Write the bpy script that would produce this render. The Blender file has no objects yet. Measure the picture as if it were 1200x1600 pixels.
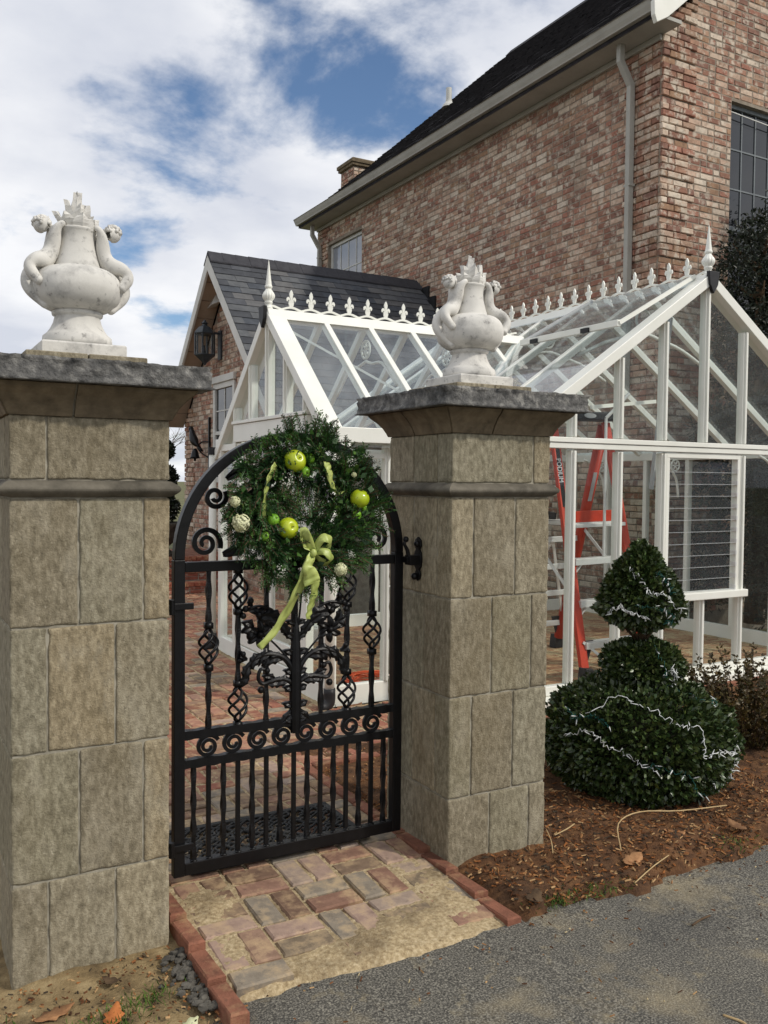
import bpy, bmesh, math, random
import numpy as np
from mathutils import Vector, Matrix, noise as mnoise

random.seed(7); RNG = np.random.default_rng(11)
scene = bpy.context.scene
COL = scene.collection
R = math.radians

# ------------------------------------------------------------------ camera
YAW, PITCH, ROLL, FPX = R(29.431), R(2.018), R(-0.5286), 1385.1
def cam_axes():
    f = Vector((math.sin(YAW), math.cos(YAW), 0)); r = Vector((math.cos(YAW), -math.sin(YAW), 0)); d = Vector((0, 0, -1))
    f2 = math.cos(PITCH)*f + math.sin(PITCH)*d; d2 = -math.sin(PITCH)*f + math.cos(PITCH)*d
    return math.cos(ROLL)*r + math.sin(ROLL)*d2, -math.sin(ROLL)*r + math.cos(ROLL)*d2, f2
cr, cd, cf = cam_axes()
cam_data = bpy.data.cameras.new('camera'); cam = bpy.data.objects.new('camera', cam_data); COL.objects.link(cam)
mw = Matrix(((cr.x, -cd.x, -cf.x, 0), (cr.y, -cd.y, -cf.y, 0), (cr.z, -cd.z, -cf.z, 1.6), (0, 0, 0, 1)))
cam.matrix_world = mw
cam_data.sensor_fit = 'VERTICAL'; cam_data.sensor_height = 24.0; cam_data.sensor_width = 18.0
cam_data.lens = FPX/1600*24.0; cam_data.clip_start = 0.05; cam_data.clip_end = 3000
scene.camera = cam

# ------------------------------------------------------------------ light and sky
SUN_AZ = Vector((0.62, -0.78, 0)).normalized()      # horizontal direction towards the sun
SUN_EL = R(40)
sun_dir = Vector((SUN_AZ.x*math.cos(SUN_EL), SUN_AZ.y*math.cos(SUN_EL), math.sin(SUN_EL)))
sd = bpy.data.lights.new('sun', 'SUN'); sd.energy = 2.4; sd.angle = R(2.5); sd.color = (1.0, 0.94, 0.84)
so = bpy.data.objects.new('sun', sd); COL.objects.link(so)
so.rotation_euler = sun_dir.to_track_quat('Z', 'Y').to_euler()

world = bpy.data.worlds.new('World'); scene.world = world; world.use_nodes = True
wn = world.node_tree.nodes; wl = world.node_tree.links; wn.clear()
def N(nodes, t, **kw):
    n = nodes.new(t)
    for k, v in kw.items(): setattr(n, k, v)
    return n
w_out = N(wn, 'ShaderNodeOutputWorld')
sky = N(wn, 'ShaderNodeTexSky', sky_type='NISHITA', sun_disc=False, sun_elevation=SUN_EL,
        sun_rotation=math.atan2(SUN_AZ.x, SUN_AZ.y), air_density=1.0, dust_density=0.1, ozone_density=4.0)
bg_sky = N(wn, 'ShaderNodeBackground'); bg_sky.inputs[1].default_value = 0.115
wl.new(sky.outputs[0], bg_sky.inputs[0])
tc = N(wn, 'ShaderNodeTexCoord')
sep = N(wn, 'ShaderNodeSeparateXYZ'); wl.new(tc.outputs['Generated'], sep.inputs[0])
def wmath(op, a, b=None, c=None, clamp=False):
    n = N(wn, 'ShaderNodeMath', operation=op, use_clamp=clamp)
    for i, v in enumerate((a, b, c)):
        if v is None: continue
        if isinstance(v, (int, float)): n.inputs[i].default_value = v
        else: wl.new(v, n.inputs[i])
    return n.outputs[0]
zz = wmath('ADD', wmath('MAXIMUM', sep.outputs[2], 0.0), 0.22)
px = wmath('DIVIDE', sep.outputs[0], zz); py = wmath('DIVIDE', sep.outputs[1], zz)
comb = N(wn, 'ShaderNodeCombineXYZ'); wl.new(px, comb.inputs[0]); wl.new(py, comb.inputs[1])
CLOUD_W = 3.1
n1 = N(wn, 'ShaderNodeTexNoise', noise_dimensions='4D'); n1.inputs['Scale'].default_value = 2.4; n1.inputs['Detail'].default_value = 11
n1.inputs['Roughness'].default_value = 0.58; n1.inputs['Distortion'].default_value = 0.15; n1.inputs['W'].default_value = CLOUD_W
wl.new(comb.outputs[0], n1.inputs['Vector'])
n2 = N(wn, 'ShaderNodeTexNoise', noise_dimensions='4D'); n2.inputs['Scale'].default_value = 2.3; n2.inputs['Detail'].default_value = 6
n2.inputs['W'].default_value = 7.7; wl.new(comb.outputs[0], n2.inputs['Vector'])
# an opening in the cloud layer, high over the annex roof
dot = N(wn, 'ShaderNodeVectorMath', operation='DOT_PRODUCT'); wl.new(tc.outputs['Generated'], dot.inputs[0]); dot.inputs[1].default_value = Vector((0.3513, 0.8564, 0.3783))
hole = N(wn, 'ShaderNodeMapRange'); wl.new(dot.outputs['Value'], hole.inputs[0])
hole.inputs[1].default_value = math.cos(R(15)); hole.inputs[2].default_value = math.cos(R(3)); hole.inputs[3].default_value = 0; hole.inputs[4].default_value = 0.105
cov = wmath('SUBTRACT', wmath('ADD', n1.outputs[0], 0.105), hole.outputs[0])
cramp = N(wn, 'ShaderNodeMapRange', interpolation_type='SMOOTHSTEP'); wl.new(cov, cramp.inputs[0])
cramp.inputs[1].default_value = 0.40; cramp.inputs[2].default_value = 0.56; cramp.inputs[3].default_value = 0.0; cramp.inputs[4].default_value = 0.97
ccol = N(wn, 'ShaderNodeValToRGB'); wl.new(n2.outputs[0], ccol.inputs[0])
ccol.color_ramp.elements[0].position = 0.36; ccol.color_ramp.elements[0].color = (0.66, 0.69, 0.77, 1)
ccol.color_ramp.elements[1].position = 0.60; ccol.color_ramp.elements[1].color = (0.95, 0.955, 0.975, 1)
bg_c = N(wn, 'ShaderNodeBackground'); bg_c.inputs[1].default_value = 1.03; wl.new(ccol.outputs[0], bg_c.inputs[0])
wmix = N(wn, 'ShaderNodeMixShader'); wl.new(cramp.outputs[0], wmix.inputs[0]); wl.new(bg_sky.outputs[0], wmix.inputs[1]); wl.new(bg_c.outputs[0], wmix.inputs[2])
wl.new(wmix.outputs[0], w_out.inputs[0])

vs = scene.view_settings
vs.view_transform = 'Standard'; vs.look = 'None'; vs.gamma = 1.0; vs.exposure = 0.0
try: vs.use_curve_mapping = False
except Exception: pass
scene.render.engine = 'CYCLES'
scene.cycles.transparent_max_bounces = 32; scene.cycles.max_bounces = 8

# ------------------------------------------------------------------ helpers
def S(r, g, b):
    f = lambda c: (c/255/12.92) if c/255 <= 0.04045 else ((c/255+0.055)/1.055)**2.4
    return (f(r), f(g), f(b), 1.0)

def mat(name, cols, scale=4.0, rough=0.8, bump=0.0, bscale=60.0, spec=0.3, attr=False, detail=6, stain=None, metal=0.0,
        stretch=None, bdist=0.004, coat=0.0, subsurf=0.0, rand=0.0):
    """cols: list of (pos, linear rgb) ramp over noise. stain: (colour, scale, lo, hi, amount). All in world position."""
    m = bpy.data.materials.new(name); m.use_nodes = True
    nt = m.node_tree; nd = nt.nodes; lk = nt.links
    b = nd['Principled BSDF']; b.inputs['Roughness'].default_value = rough; b.inputs['Specular IOR Level'].default_value = spec
    b.inputs['Metallic'].default_value = metal
    if coat: b.inputs['Coat Weight'].default_value = coat
    geo = N(nd, 'ShaderNodeNewGeometry'); pos = geo.outputs['Position']
    if stretch:
        mp = N(nd, 'ShaderNodeMapping'); lk.new(pos, mp.inputs[0]); mp.inputs['Scale'].default_value = stretch; pos = mp.outputs[0]
    n = N(nd, 'ShaderNodeTexNoise'); n.inputs['Scale'].default_value = scale; n.inputs['Detail'].default_value = detail; n.inputs['Roughness'].default_value = 0.6
    lk.new(pos, n.inputs['Vector'])
    rp = N(nd, 'ShaderNodeValToRGB'); lk.new(n.outputs[0], rp.inputs[0])
    el = rp.color_ramp.elements
    while len(el) < len(cols): el.new(0.5)
    for e, (p, c) in zip(el, cols):
        e.position = p; e.color = (c[0], c[1], c[2], 1)
    cur = rp.outputs[0]
    if attr:
        at = N(nd, 'ShaderNodeAttribute', attribute_name='Col')
        mx = N(nd, 'ShaderNodeMix', data_type='RGBA', blend_type='MULTIPLY'); mx.inputs[0].default_value = 1
        lk.new(cur, mx.inputs[6]); lk.new(at.outputs['Color'], mx.inputs[7]); cur = mx.outputs[2]
    for st in (stain if isinstance(stain, list) else [stain] if stain else []):
        sc, ss, lo, hi, amt = st
        n3 = N(nd, 'ShaderNodeTexNoise'); n3.inputs['Scale'].default_value = ss; n3.inputs['Detail'].default_value = 8; n3.inputs['Roughness'].default_value = 0.65
        lk.new(pos, n3.inputs['Vector'])
        mr = N(nd, 'ShaderNodeMapRange'); lk.new(n3.outputs[0], mr.inputs[0])
        mr.inputs[1].default_value = lo; mr.inputs[2].default_value = hi; mr.inputs[3].default_value = 0; mr.inputs[4].default_value = amt
        mx = N(nd, 'ShaderNodeMix', data_type='RGBA'); lk.new(mr.outputs[0], mx.inputs[0]); lk.new(cur, mx.inputs[6]); mx.inputs[7].default_value = (sc[0], sc[1], sc[2], 1); cur = mx.outputs[2]
    if rand:
        oi = N(nd, 'ShaderNodeObjectInfo'); mr = N(nd, 'ShaderNodeMapRange'); lk.new(oi.outputs['Random'], mr.inputs[0]); mr.inputs[3].default_value = 1-rand; mr.inputs[4].default_value = 1+rand
        hv = N(nd, 'ShaderNodeHueSaturation'); lk.new(cur, hv.inputs['Color']); lk.new(mr.outputs[0], hv.inputs['Value']); cur = hv.outputs[0]
    lk.new(cur, b.inputs['Base Color'])
    if bump:
        nb = N(nd, 'ShaderNodeTexNoise'); nb.inputs['Scale'].default_value = bscale; nb.inputs['Detail'].default_value = 8; nb.inputs['Roughness'].default_value = 0.65
        lk.new(geo.outputs['Position'], nb.inputs['Vector'])
        bp = N(nd, 'ShaderNodeBump'); bp.inputs['Strength'].default_value = bump; bp.inputs['Distance'].default_value = bdist
        lk.new(nb.outputs[0], bp.inputs['Height']); lk.new(bp.outputs[0], b.inputs['Normal'])
    return m

def glass_mat(name, tint=(0.97, 0.985, 0.98), dust=0.06, refl=.012):
    m = bpy.data.materials.new(name); m.use_nodes = True; nt = m.node_tree; nd = nt.nodes; lk = nt.links; nd.clear()
    out = N(nd, 'ShaderNodeOutputMaterial'); tr = N(nd, 'ShaderNodeBsdfTransparent'); tr.inputs[0].default_value = (*tint, 1)
    gl = N(nd, 'ShaderNodeBsdfGlossy'); gl.inputs['Roughness'].default_value = 0.02; lw = N(nd, 'ShaderNodeLayerWeight'); lw.inputs[0].default_value = .5
    pw = N(nd, 'ShaderNodeMath', operation='POWER'); lk.new(lw.outputs['Facing'], pw.inputs[0]); pw.inputs[1].default_value = 5.0
    fr = N(nd, 'ShaderNodeMath', operation='MULTIPLY_ADD'); lk.new(pw.outputs[0], fr.inputs[0]); fr.inputs[1].default_value = .80; fr.inputs[2].default_value = refl
    df = N(nd, 'ShaderNodeBsdfDiffuse'); df.inputs[0].default_value = (0.8, 0.82, 0.83, 1)
    geo = N(nd, 'ShaderNodeNewGeometry'); nz = N(nd, 'ShaderNodeTexNoise'); nz.inputs['Scale'].default_value = 3.5; nz.inputs['Detail'].default_value = 7; lk.new(geo.outputs['Position'], nz.inputs['Vector'])
    mr = N(nd, 'ShaderNodeMapRange'); lk.new(nz.outputs[0], mr.inputs[0]); mr.inputs[1].default_value = .35; mr.inputs[2].default_value = .75; mr.inputs[3].default_value = dust*.4; mr.inputs[4].default_value = dust*2
    m1 = N(nd, 'ShaderNodeMixShader'); lk.new(mr.outputs[0], m1.inputs[0]); lk.new(tr.outputs[0], m1.inputs[1]); lk.new(df.outputs[0], m1.inputs[2])
    m2 = N(nd, 'ShaderNodeMixShader'); lk.new(fr.outputs[0], m2.inputs[0]); lk.new(m1.outputs[0], m2.inputs[1]); lk.new(gl.outputs[0], m2.inputs[2])
    lk.new(m2.outputs[0], out.inputs[0]); return m

def tag(o, label=None, cat=None, group=None, kind=None):
    if label: o['label'] = label
    if cat: o['category'] = cat
    if group: o['group'] = group
    if kind: o['kind'] = kind
    return o
def thing(name, label, cat, loc=(0, 0, 0), group=None):
    o = bpy.data.objects.new(name, None); COL.objects.link(o); o.location = loc; o.empty_display_size = 0.2
    return tag(o, label, cat, group)
def adopt(o, parent):
    if parent is not None:
        o.parent = parent
        if parent.type == 'EMPTY': o.matrix_parent_inverse = Matrix.Translation(-Vector(parent.location))
    return o

class MB:
    def __init__(s): s.v = []; s.f = []; s.c = []
    def add(s, vs, fs, col=None):
        o = len(s.v); s.v.extend([tuple(v) for v in vs]); s.f.extend([tuple(i+o for i in f) for f in fs])
        if col is not None: s.c.extend([col]*len(vs))
        return s
    def box(s, x0, x1, y0, y1, z0, z1, col=None):
        return s.add([(x0,y0,z0),(x1,y0,z0),(x1,y1,z0),(x0,y1,z0),(x0,y0,z1),(x1,y0,z1),(x1,y1,z1),(x0,y1,z1)],
                     [(0,3,2,1),(4,5,6,7),(0,1,5,4),(1,2,6,5),(2,3,7,6),(3,0,4,7)], col)
    def beam(s, p0, p1, w, h, up=(0, 0, 1), ext=0.0, col=None):
        p0 = Vector(p0); p1 = Vector(p1); d = (p1-p0).normalized(); p0 = p0-d*ext; p1 = p1+d*ext
        u = Vector(up); a = d.cross(u)
        if a.length < 1e-4: a = d.cross(Vector((0, 1, 0)))
        a.normalize(); b = a.cross(d).normalized()
        vs = []
        for p in (p0, p1):
            for i, j in ((-1,-1),(1,-1),(1,1),(-1,1)): vs.append(p + a*(i*w/2) + b*(j*h/2))
        return s.add(vs, [(0,1,2,3),(7,6,5,4),(0,4,5,1),(1,5,6,2),(2,6,7,3),(3,7,4,0)], col)
    def sweep(s, path, r, n=8, shape=None, twist=None, up=None, cap=True, closed=False):
        P = [Vector(p) for p in path]; K = len(P)
        if shape is None: shape = [(math.cos(2*math.pi*i/n), math.sin(2*math.pi*i/n)) for i in range(n)]
        n = len(shape); rs = r if isinstance(r, (list, tuple)) else [r]*K
        T = []
        for i in range(K):
            if closed: t = P[(i+1) % K]-P[i-1]
            else: t = P[min(i+1, K-1)]-P[max(i-1, 0)]
            T.append(t.normalized() if t.length > 1e-9 else Vector((0, 0, 1)))
        ref = Vector(up) if up is not None else (Vector((0, 0, 1)) if abs(T[0].z) < .9 else Vector((0, 1, 0)))
        vs = []
        a = T[0].cross(ref).normalized()
        for i in range(K):
            if up is not None:
                a2 = T[i].cross(ref)
                a = a2.normalized() if a2.length > 1e-3 else a
            else: a = (a-T[i]*a.dot(T[i])).normalized()
            b = T[i].cross(a)
            th = twist(i/(K-1)) if twist else 0
            ct, st = math.cos(th), math.sin(th)
            for (q, w) in shape:
                x = q*ct-w*st; y = q*st+w*ct
                vs.append(P[i]+a*(x*rs[i])+b*(y*rs[i]))
        fs = []
        for i in range(K if closed else K-1):
            j = (i+1) % K
            for k in range(n): fs.append((i*n+k, i*n+(k+1) % n, j*n+(k+1) % n, j*n+k))
        if cap and not closed: fs += [tuple(reversed(range(n))), tuple((K-1)*n+k for k in range(n))]
        return s.add(vs, fs)
    def lathe(s, prof, c=(0, 0, 0), n=32):
        K = len(prof); vs = []
        for (r, z) in prof:
            for k in range(n):
                a = 2*math.pi*k/n; vs.append((c[0]+r*math.cos(a), c[1]+r*math.sin(a), c[2]+z))
        fs = []
        for i in range(K-1):
            for k in range(n): fs.append((i*n+k, i*n+(k+1) % n, (i+1)*n+(k+1) % n, (i+1)*n+k))
        fs += [tuple(reversed(range(n))), tuple((K-1)*n+k for k in range(n))]
        return s.add(vs, fs)
    def rectloft(s, x0, x1, y0, y1, prof, cap=True):
        vs = []
        for (o, z) in prof: vs += [(x0-o,y0-o,z),(x1+o,y0-o,z),(x1+o,y1+o,z),(x0-o,y1+o,z)]
        fs = []
        for i in range(len(prof)-1):
            for k in range(4): fs.append((i*4+k, i*4+(k+1) % 4, (i+1)*4+(k+1) % 4, (i+1)*4+k))
        if cap:
            L = (len(prof)-1)*4; fs += [(3,2,1,0),(L,L+1,L+2,L+3)]
        return s.add(vs, fs)
    def prism(s, poly, axis, t0, t1, org=(0, 0, 0)):
        """poly in the plane across axis; axis 'x': (y,z), 'y': (x,z), 'z': (x,y)"""
        n = len(poly); vs = []
        for t in (t0, t1):
            for (p, q) in poly:
                v = {'x': (t, p, q), 'y': (p, t, q), 'z': (p, q, t)}[axis]; vs.append((v[0]+org[0], v[1]+org[1], v[2]+org[2]))
        return s.add(vs, [tuple(range(n)), tuple(reversed(range(n, 2*n)))]+[(i, n+i, n+(i+1) % n, (i+1) % n) for i in range(n)])
    def ball(s, c, r, n=10, m=8, sq=(1, 1, 1)):
        vs = [(c[0], c[1], c[2]-r*sq[2])]; fs = []
        for i in range(1, m):
            t = -math.pi/2+math.pi*i/m
            for k in range(n):
                a = 2*math.pi*k/n; vs.append((c[0]+r*sq[0]*math.cos(t)*math.cos(a), c[1]+r*sq[1]*math.cos(t)*math.sin(a), c[2]+r*sq[2]*math.sin(t)))
        vs.append((c[0], c[1], c[2]+r*sq[2])); L = len(vs)-1
        for k in range(n):
            fs.append((0, 1+(k+1) % n, 1+k)); fs.append((L, L-n+k, L-n+(k+1) % n))
        for i in range(m-2):
            for k in range(n): fs.append((1+i*n+k, 1+i*n+(k+1) % n, 1+(i+1)*n+(k+1) % n, 1+(i+1)*n+k))
        return s.add(vs, fs)
    def mesh(s, name, m=None, smooth=False, fix=True):
        me = bpy.data.meshes.new(name); me.from_pydata(s.v, [], s.f)
        if s.c and len(s.c) == len(s.v):
            ca = me.color_attributes.new('Col', 'FLOAT_COLOR', 'POINT')
            ca.data.foreach_set('color', np.array([(*c[:3], 1.0) for c in s.c], dtype=np.float32).ravel())
        if fix:
            bm = bmesh.new(); bm.from_mesh(me); bmesh.ops.recalc_face_normals(bm, faces=bm.faces); bm.to_mesh(me); bm.free()
        if smooth: me.polygons.foreach_set('use_smooth', [True]*len(me.polygons))
        if m: me.materials.append(m)
        me.update(); return me
    def build(s, name, m, parent=None, smooth=False, bevel=0.0, fix=True, kind=None, autosmooth=None):
        o = bpy.data.objects.new(name, s.mesh(name, m, smooth, fix)); COL.objects.link(o); adopt(o, parent)
        if bevel:
            b = o.modifiers.new('bevel', 'BEVEL'); b.width = bevel; b.segments = 2; b.limit_method = 'ANGLE'; b.angle_limit = R(40)
        if kind: o['kind'] = kind
        return o
def inst(name, me, parent, loc=(0, 0, 0), rot=(0, 0, 0), scl=(1, 1, 1)):
    """an object of its own that shares mesh data, placed in world coordinates"""
    o = bpy.data.objects.new(name, me); COL.objects.link(o); adopt(o, parent)
    o.location = loc; o.rotation_euler = rot; o.scale = scl
    return o
def npmesh(name, V, F, m, cols=None, smooth=False):
    me = bpy.data.meshes.new(name); V = np.asarray(V, np.float32); F = np.asarray(F, np.int32); k = F.shape[1]
    me.vertices.add(len(V)); me.vertices.foreach_set('co', V.ravel())
    me.loops.add(F.size); me.loops.foreach_set('vertex_index', F.ravel())
    me.polygons.add(len(F)); me.polygons.foreach_set('loop_start', np.arange(0, F.size, k, dtype=np.int32)); me.polygons.foreach_set('loop_total', np.full(len(F), k, np.int32))
    if cols is not None:
        ca = me.color_attributes.new('Col', 'FLOAT_COLOR', 'POINT'); ca.data.foreach_set('color', np.hstack([cols, np.ones((len(V), 1))]).astype(np.float32).ravel())
    me.update(calc_edges=True); me.validate()
    if smooth: me.polygons.foreach_set('use_smooth', [True]*len(me.polygons))
    me.materials.append(m); return me
def fbm(x, y, z=0.0, o=4): return mnoise.fractal(Vector((x, y, z)), 1.0, 2.0, o)
def lerp(a, b, t): return a+(b-a)*t
def spline(pts, n=24):
    """Catmull-Rom through points"""
    P = [Vector(p) for p in pts]; P = [2*P[0]-P[1]]+P+[2*P[-1]-P[-2]]; out = []
    segs = len(P)-3
    for i in range(n+1):
        t = i/n*segs; k = min(int(t), segs-1); u = t-k; a, b, c, d = P[k:k+4]
        out.append(0.5*((2*b)+(c-a)*u+(2*a-5*b+4*c-d)*u*u+(3*b-a-3*c+d)*u**3))
    return out

# ------------------------------------------------------------------ materials
MT = {}
MT['block'] = mat('cast_stone_block', [(.30, S(110, 102, 84)), (.5, S(140, 131, 110)), (.70, S(168, 159, 137))], 60, .92, .9, 110, attr=True, detail=10,
                  stain=[(S(178, 170, 150), 9, .53, .72, .45), (S(112, 98, 70), 2.4, .52, .72, .38), (S(62, 56, 46), 90, .60, .70, .5), (S(196, 188, 168), 110, .61, .70, .4)], bdist=.006, stretch=(1, 1, .5))
MT['joint'] = mat('mortar_joint', [(.3, S(128, 122, 108)), (.7, S(168, 162, 146))], 20, .95, .4, 120)
MT['cap'] = mat('rock_faced_cap', [(.3, S(70, 70, 70)), (.5, S(108, 107, 105)), (.7, S(158, 156, 151))], 24, .95, 1.0, 60, bdist=.014, detail=10,
                stain=[(S(186, 182, 172), 6, .58, .72, .6), (S(50, 52, 52), 4, .56, .74, .55)])
MT['mould'] = mat('dark_moulding', [(.3, S(70, 66, 58)), (.7, S(118, 112, 100))], 10, .92, .5, 110, stain=(S(160, 154, 140), 7, .6, .8, .4))
MT['cornice'] = mat('cornice_stone', [(.3, S(88, 78, 62)), (.7, S(128, 114, 92))], 18, .92, .8, 100, stain=(S(60, 54, 46), 4, .5, .75, .5))
MT['urn'] = mat('weathered_white_stone', [(.3, S(196, 194, 188)), (.7, S(222, 219, 212))], 6, .75, .35, 160, bdist=.002,
                stain=[(S(126, 124, 122), 9, .49, .66, .6), (S(90, 88, 86), 36, .59, .68, .5)])
MT['iron'] = mat('black_wrought_iron', [(.3, (.003, .003, .0035)), (.7, (.006, .006, .007))], 30, .36, .3, 180, spec=.3, bdist=.0015)
MT['white'] = mat('white_powder_coat', [(.3, S(222, 222, 212)), (.7, S(234, 234, 226))], 3, .38, .0, spec=.45, stain=(S(190, 190, 180), 12, .58, .85, .35))
MT['trim'] = mat('white_house_trim', [(.3, S(196, 196, 190)), (.7, S(214, 214, 208))], 3, .55, .1, 40, stain=(S(150, 148, 140), 6, .6, .85, .4))
MT['black'] = mat('black_plastic', [(.3, (.012, .012, .013)), (.7, (.022, .022, .024))], 20, .5)
MT['brick'] = mat('antique_brick', [(.25, (.66, .64, .62)), (.5, (1.1, 1.08, 1.06)), (.8, (1.4, 1.36, 1.32))], 16, .92, .6, 90, attr=True, bdist=.005,
                  stain=[(S(206, 195, 178), 9, .50, .62, .8), (S(84, 66, 56), 17, .56, .72, .55), (S(104, 88, 76), .9, .5, .68, .45)])
MT['mortar'] = mat('house_mortar', [(.3, S(118, 108, 96)), (.7, S(156, 146, 132))], 12, .95, .4, 100)
MT['paver'] = mat('clay_paver', [(.25, (.72, .70, .68)), (.5, (1, 1, 1)), (.8, (1.2, 1.18, 1.14))], 22, .9, .55, 120, attr=True, bdist=.003,
                  stain=[(S(190, 164, 126), 11, .47, .66, .62), (S(70, 58, 50), 30, .60, .72, .5)])
MT['sand'] = mat('joint_sand', [(.32, S(142, 123, 92)), (.5, S(178, 158, 123)), (.68, S(204, 186, 152))], 70, .97, 1.0, 160, bdist=.006, detail=10,
                 stain=[(S(104, 88, 66), 4.5, .50, .66, .7), (S(96, 78, 56), 80, .60, .70, .6)])
MT['edge'] = mat('red_edging_brick', [(.3, S(108, 70, 55)), (.7, S(142, 94, 74))], 14, .92, .8, 80, bdist=.006, rand=.25, stain=[(S(176, 146, 108), 12, .52, .70, .5), (S(70, 52, 42), 26, .56, .70, .5)])
MT['asphalt'] = mat('asphalt', [(.36, S(62, 60, 56)), (.5, S(100, 97, 90)), (.64, S(156, 151, 138))], 150, .93, 1.0, 110, bdist=.010, detail=8,
                    stain=[(S(168, 154, 124), 2.6, .53, .70, .55), (S(172, 158, 126), 12, .58, .70, .45), (S(180, 172, 148), 60, .64, .72, .5), (S(60, 62, 65), 1.4, .5, .7, .4)])
MT['soil'] = mat('red_clay_mulch', [(.25, S(50, 36, 25)), (.5, S(98, 68, 44)), (.78, S(142, 104, 68))], 16, .97, 1.0, 85, bdist=.012,
                 stain=[(S(58, 46, 36), 2.1, .52, .68, .7), (S(170, 140, 100), 45, .66, .74, .6)])
MT['dirt'] = mat('sandy_dirt', [(.25, S(84, 70, 50)), (.5, S(140, 120, 86)), (.75, S(176, 156, 118))], 12, .97, 1.0, 110, bdist=.008,
                 stain=[(S(62, 56, 38), 4, .54, .68, .75)])
MT['lawn'] = mat('distant_ground', [(.3, S(70, 74, 44)), (.7, S(112, 108, 72))], 1.2, .97, .3, 30)
MT['shingle'] = mat('slate_shingle', [(.3, (.75, .75, .78)), (.7, (1.2, 1.2, 1.2))], 9, .85, .5, 90, attr=True, bdist=.003)
MT['darkroof'] = mat('dark_asphalt_shingle', [(.3, S(34, 34, 38)), (.7, S(62, 60, 64))], 7, .93, .6, 60, stain=(S(84, 80, 80), 24, .58, .74, .5))
MT['glass'] = glass_mat('greenhouse_glass', dust=.003)
MT['roofglass'] = glass_mat('hazy_roof_glass', tint=(.94, .97, .98), dust=.05, refl=.045)
MT['winglass'] = mat('dark_window_glass', [(.3, (.012, .014, .017)), (.7, (.02, .022, .026))], 2, .04, spec=.7)
MT['paleglass'] = mat('pale_window_glass', [(.3, (.22, .24, .28)), (.7, (.3, .32, .36))], 2, .05, spec=.8)  # pale blue-grey base colour for the panes
MT['orange'] = mat('orange_fibreglass', [(.3, S(172, 43, 14)), (.7, S(192, 55, 20))], 8, .42, spec=.4)
MT['alu'] = mat('aluminium', [(.3, (.62, .62, .60)), (.7, (.74, .74, .72))], 10, .38, metal=.35, spec=.5)
MT['silver'] = mat('grey_label', [(.3, (.34, .35, .35)), (.7, (.44, .45, .45))], 10, .5)
MT['whitepaint'] = mat('white_print', [(.3, (.75, .75, .75)), (.7, (.8, .8, .8))], 10, .6)
MT['cord'] = mat('orange_cord', [(.3, S(216, 84, 48)), (.7, S(232, 106, 64))], 10, .5)
MT['rubber'] = mat('black_rubber', [(.3, (.012, .013, .014)), (.7, (.035, .036, .036))], 14, .7, .4, 120, stain=(S(120, 104, 76), 12, .6, .72, .4))
MT['box'] = mat('boxwood_leaf', [(.25, S(28, 42, 22)), (.5, S(52, 70, 36)), (.8, S(96, 108, 56))], 30, .36, spec=.5, attr=True)
MT['shrub'] = mat('bronze_shrub_leaf', [(.25, S(40, 38, 18)), (.5, S(70, 62, 30)), (.8, S(104, 86, 42))], 14, .5, spec=.45, attr=True)
MT['ever'] = mat('evergreen_leaf', [(.25, S(14, 22, 14)), (.5, S(26, 36, 22)), (.8, S(44, 52, 30))], 6, .5, spec=.4, attr=True)
MT['fir'] = mat('fir_needles', [(.25, S(22, 42, 24)), (.5, S(42, 70, 36)), (.8, S(78, 104, 50))], 14, .5, spec=.4, attr=True)
MT['stem'] = mat('brown_stem', [(.3, S(60, 46, 34)), (.7, S(104, 84, 62))], 20, .9, .5, 80)
MT['apple'] = mat('yellow_green_apple', [(.3, S(150, 172, 22)), (.7, S(186, 198, 44))], 14, .28, spec=.5, coat=.2)
MT['lime'] = mat('green_lime', [(.3, S(104, 160, 34)), (.7, S(134, 184, 54))], 20, .35, .2, 200, spec=.45)
MT['ribbon'] = mat('sage_satin_ribbon', [(.3, S(150, 166, 84)), (.7, S(188, 198, 116))], 10, .42, spec=.5)
MT['flower'] = mat('cream_hydrangea', [(.3, S(188, 190, 140)), (.7, S(224, 224, 190))], 40, .8)
MT['wfl'] = mat('white_statice', [(.3, S(196, 196, 184)), (.7, S(226, 226, 216))], 40, .8)
MT['wirew'] = mat('white_light_wire', [(.3, S(206, 208, 206)), (.7, S(228, 230, 228))], 10, .45)
MT['wireg'] = mat('green_light_wire', [(.3, S(16, 62, 56)), (.7, S(26, 84, 76))], 10, .5)
MT['leafd'] = mat('dead_leaf', [(.3, S(112, 78, 52)), (.7, S(164, 122, 84))], 30, .85, rand=.35)
MT['leafo'] = mat('orange_dead_leaf', [(.3, S(150, 84, 44)), (.7, S(192, 120, 66))], 30, .8)
MT['chip'] = mat('mulch_chip', [(.3, (.7, .7, .7)), (.7, (1.2, 1.2, 1.2))], 20, .95, attr=True)
MT['gravel'] = mat('grey_gravel', [(.3, S(58, 56, 52)), (.7, S(104, 100, 92))], 18, .92, .5, 90)
MT['grass'] = mat('grass_tuft', [(.3, S(54, 78, 28)), (.7, S(96, 120, 48))], 12, .7)
MT['lantern'] = mat('dark_bronze', [(.3, (.018, .024, .03)), (.7, (.04, .05, .058))], 20, .45, spec=.5)
MT['soffit'] = mat('soffit_board', [(.3, S(158, 140, 122)), (.7, S(178, 160, 142))], 4, .7)
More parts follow.
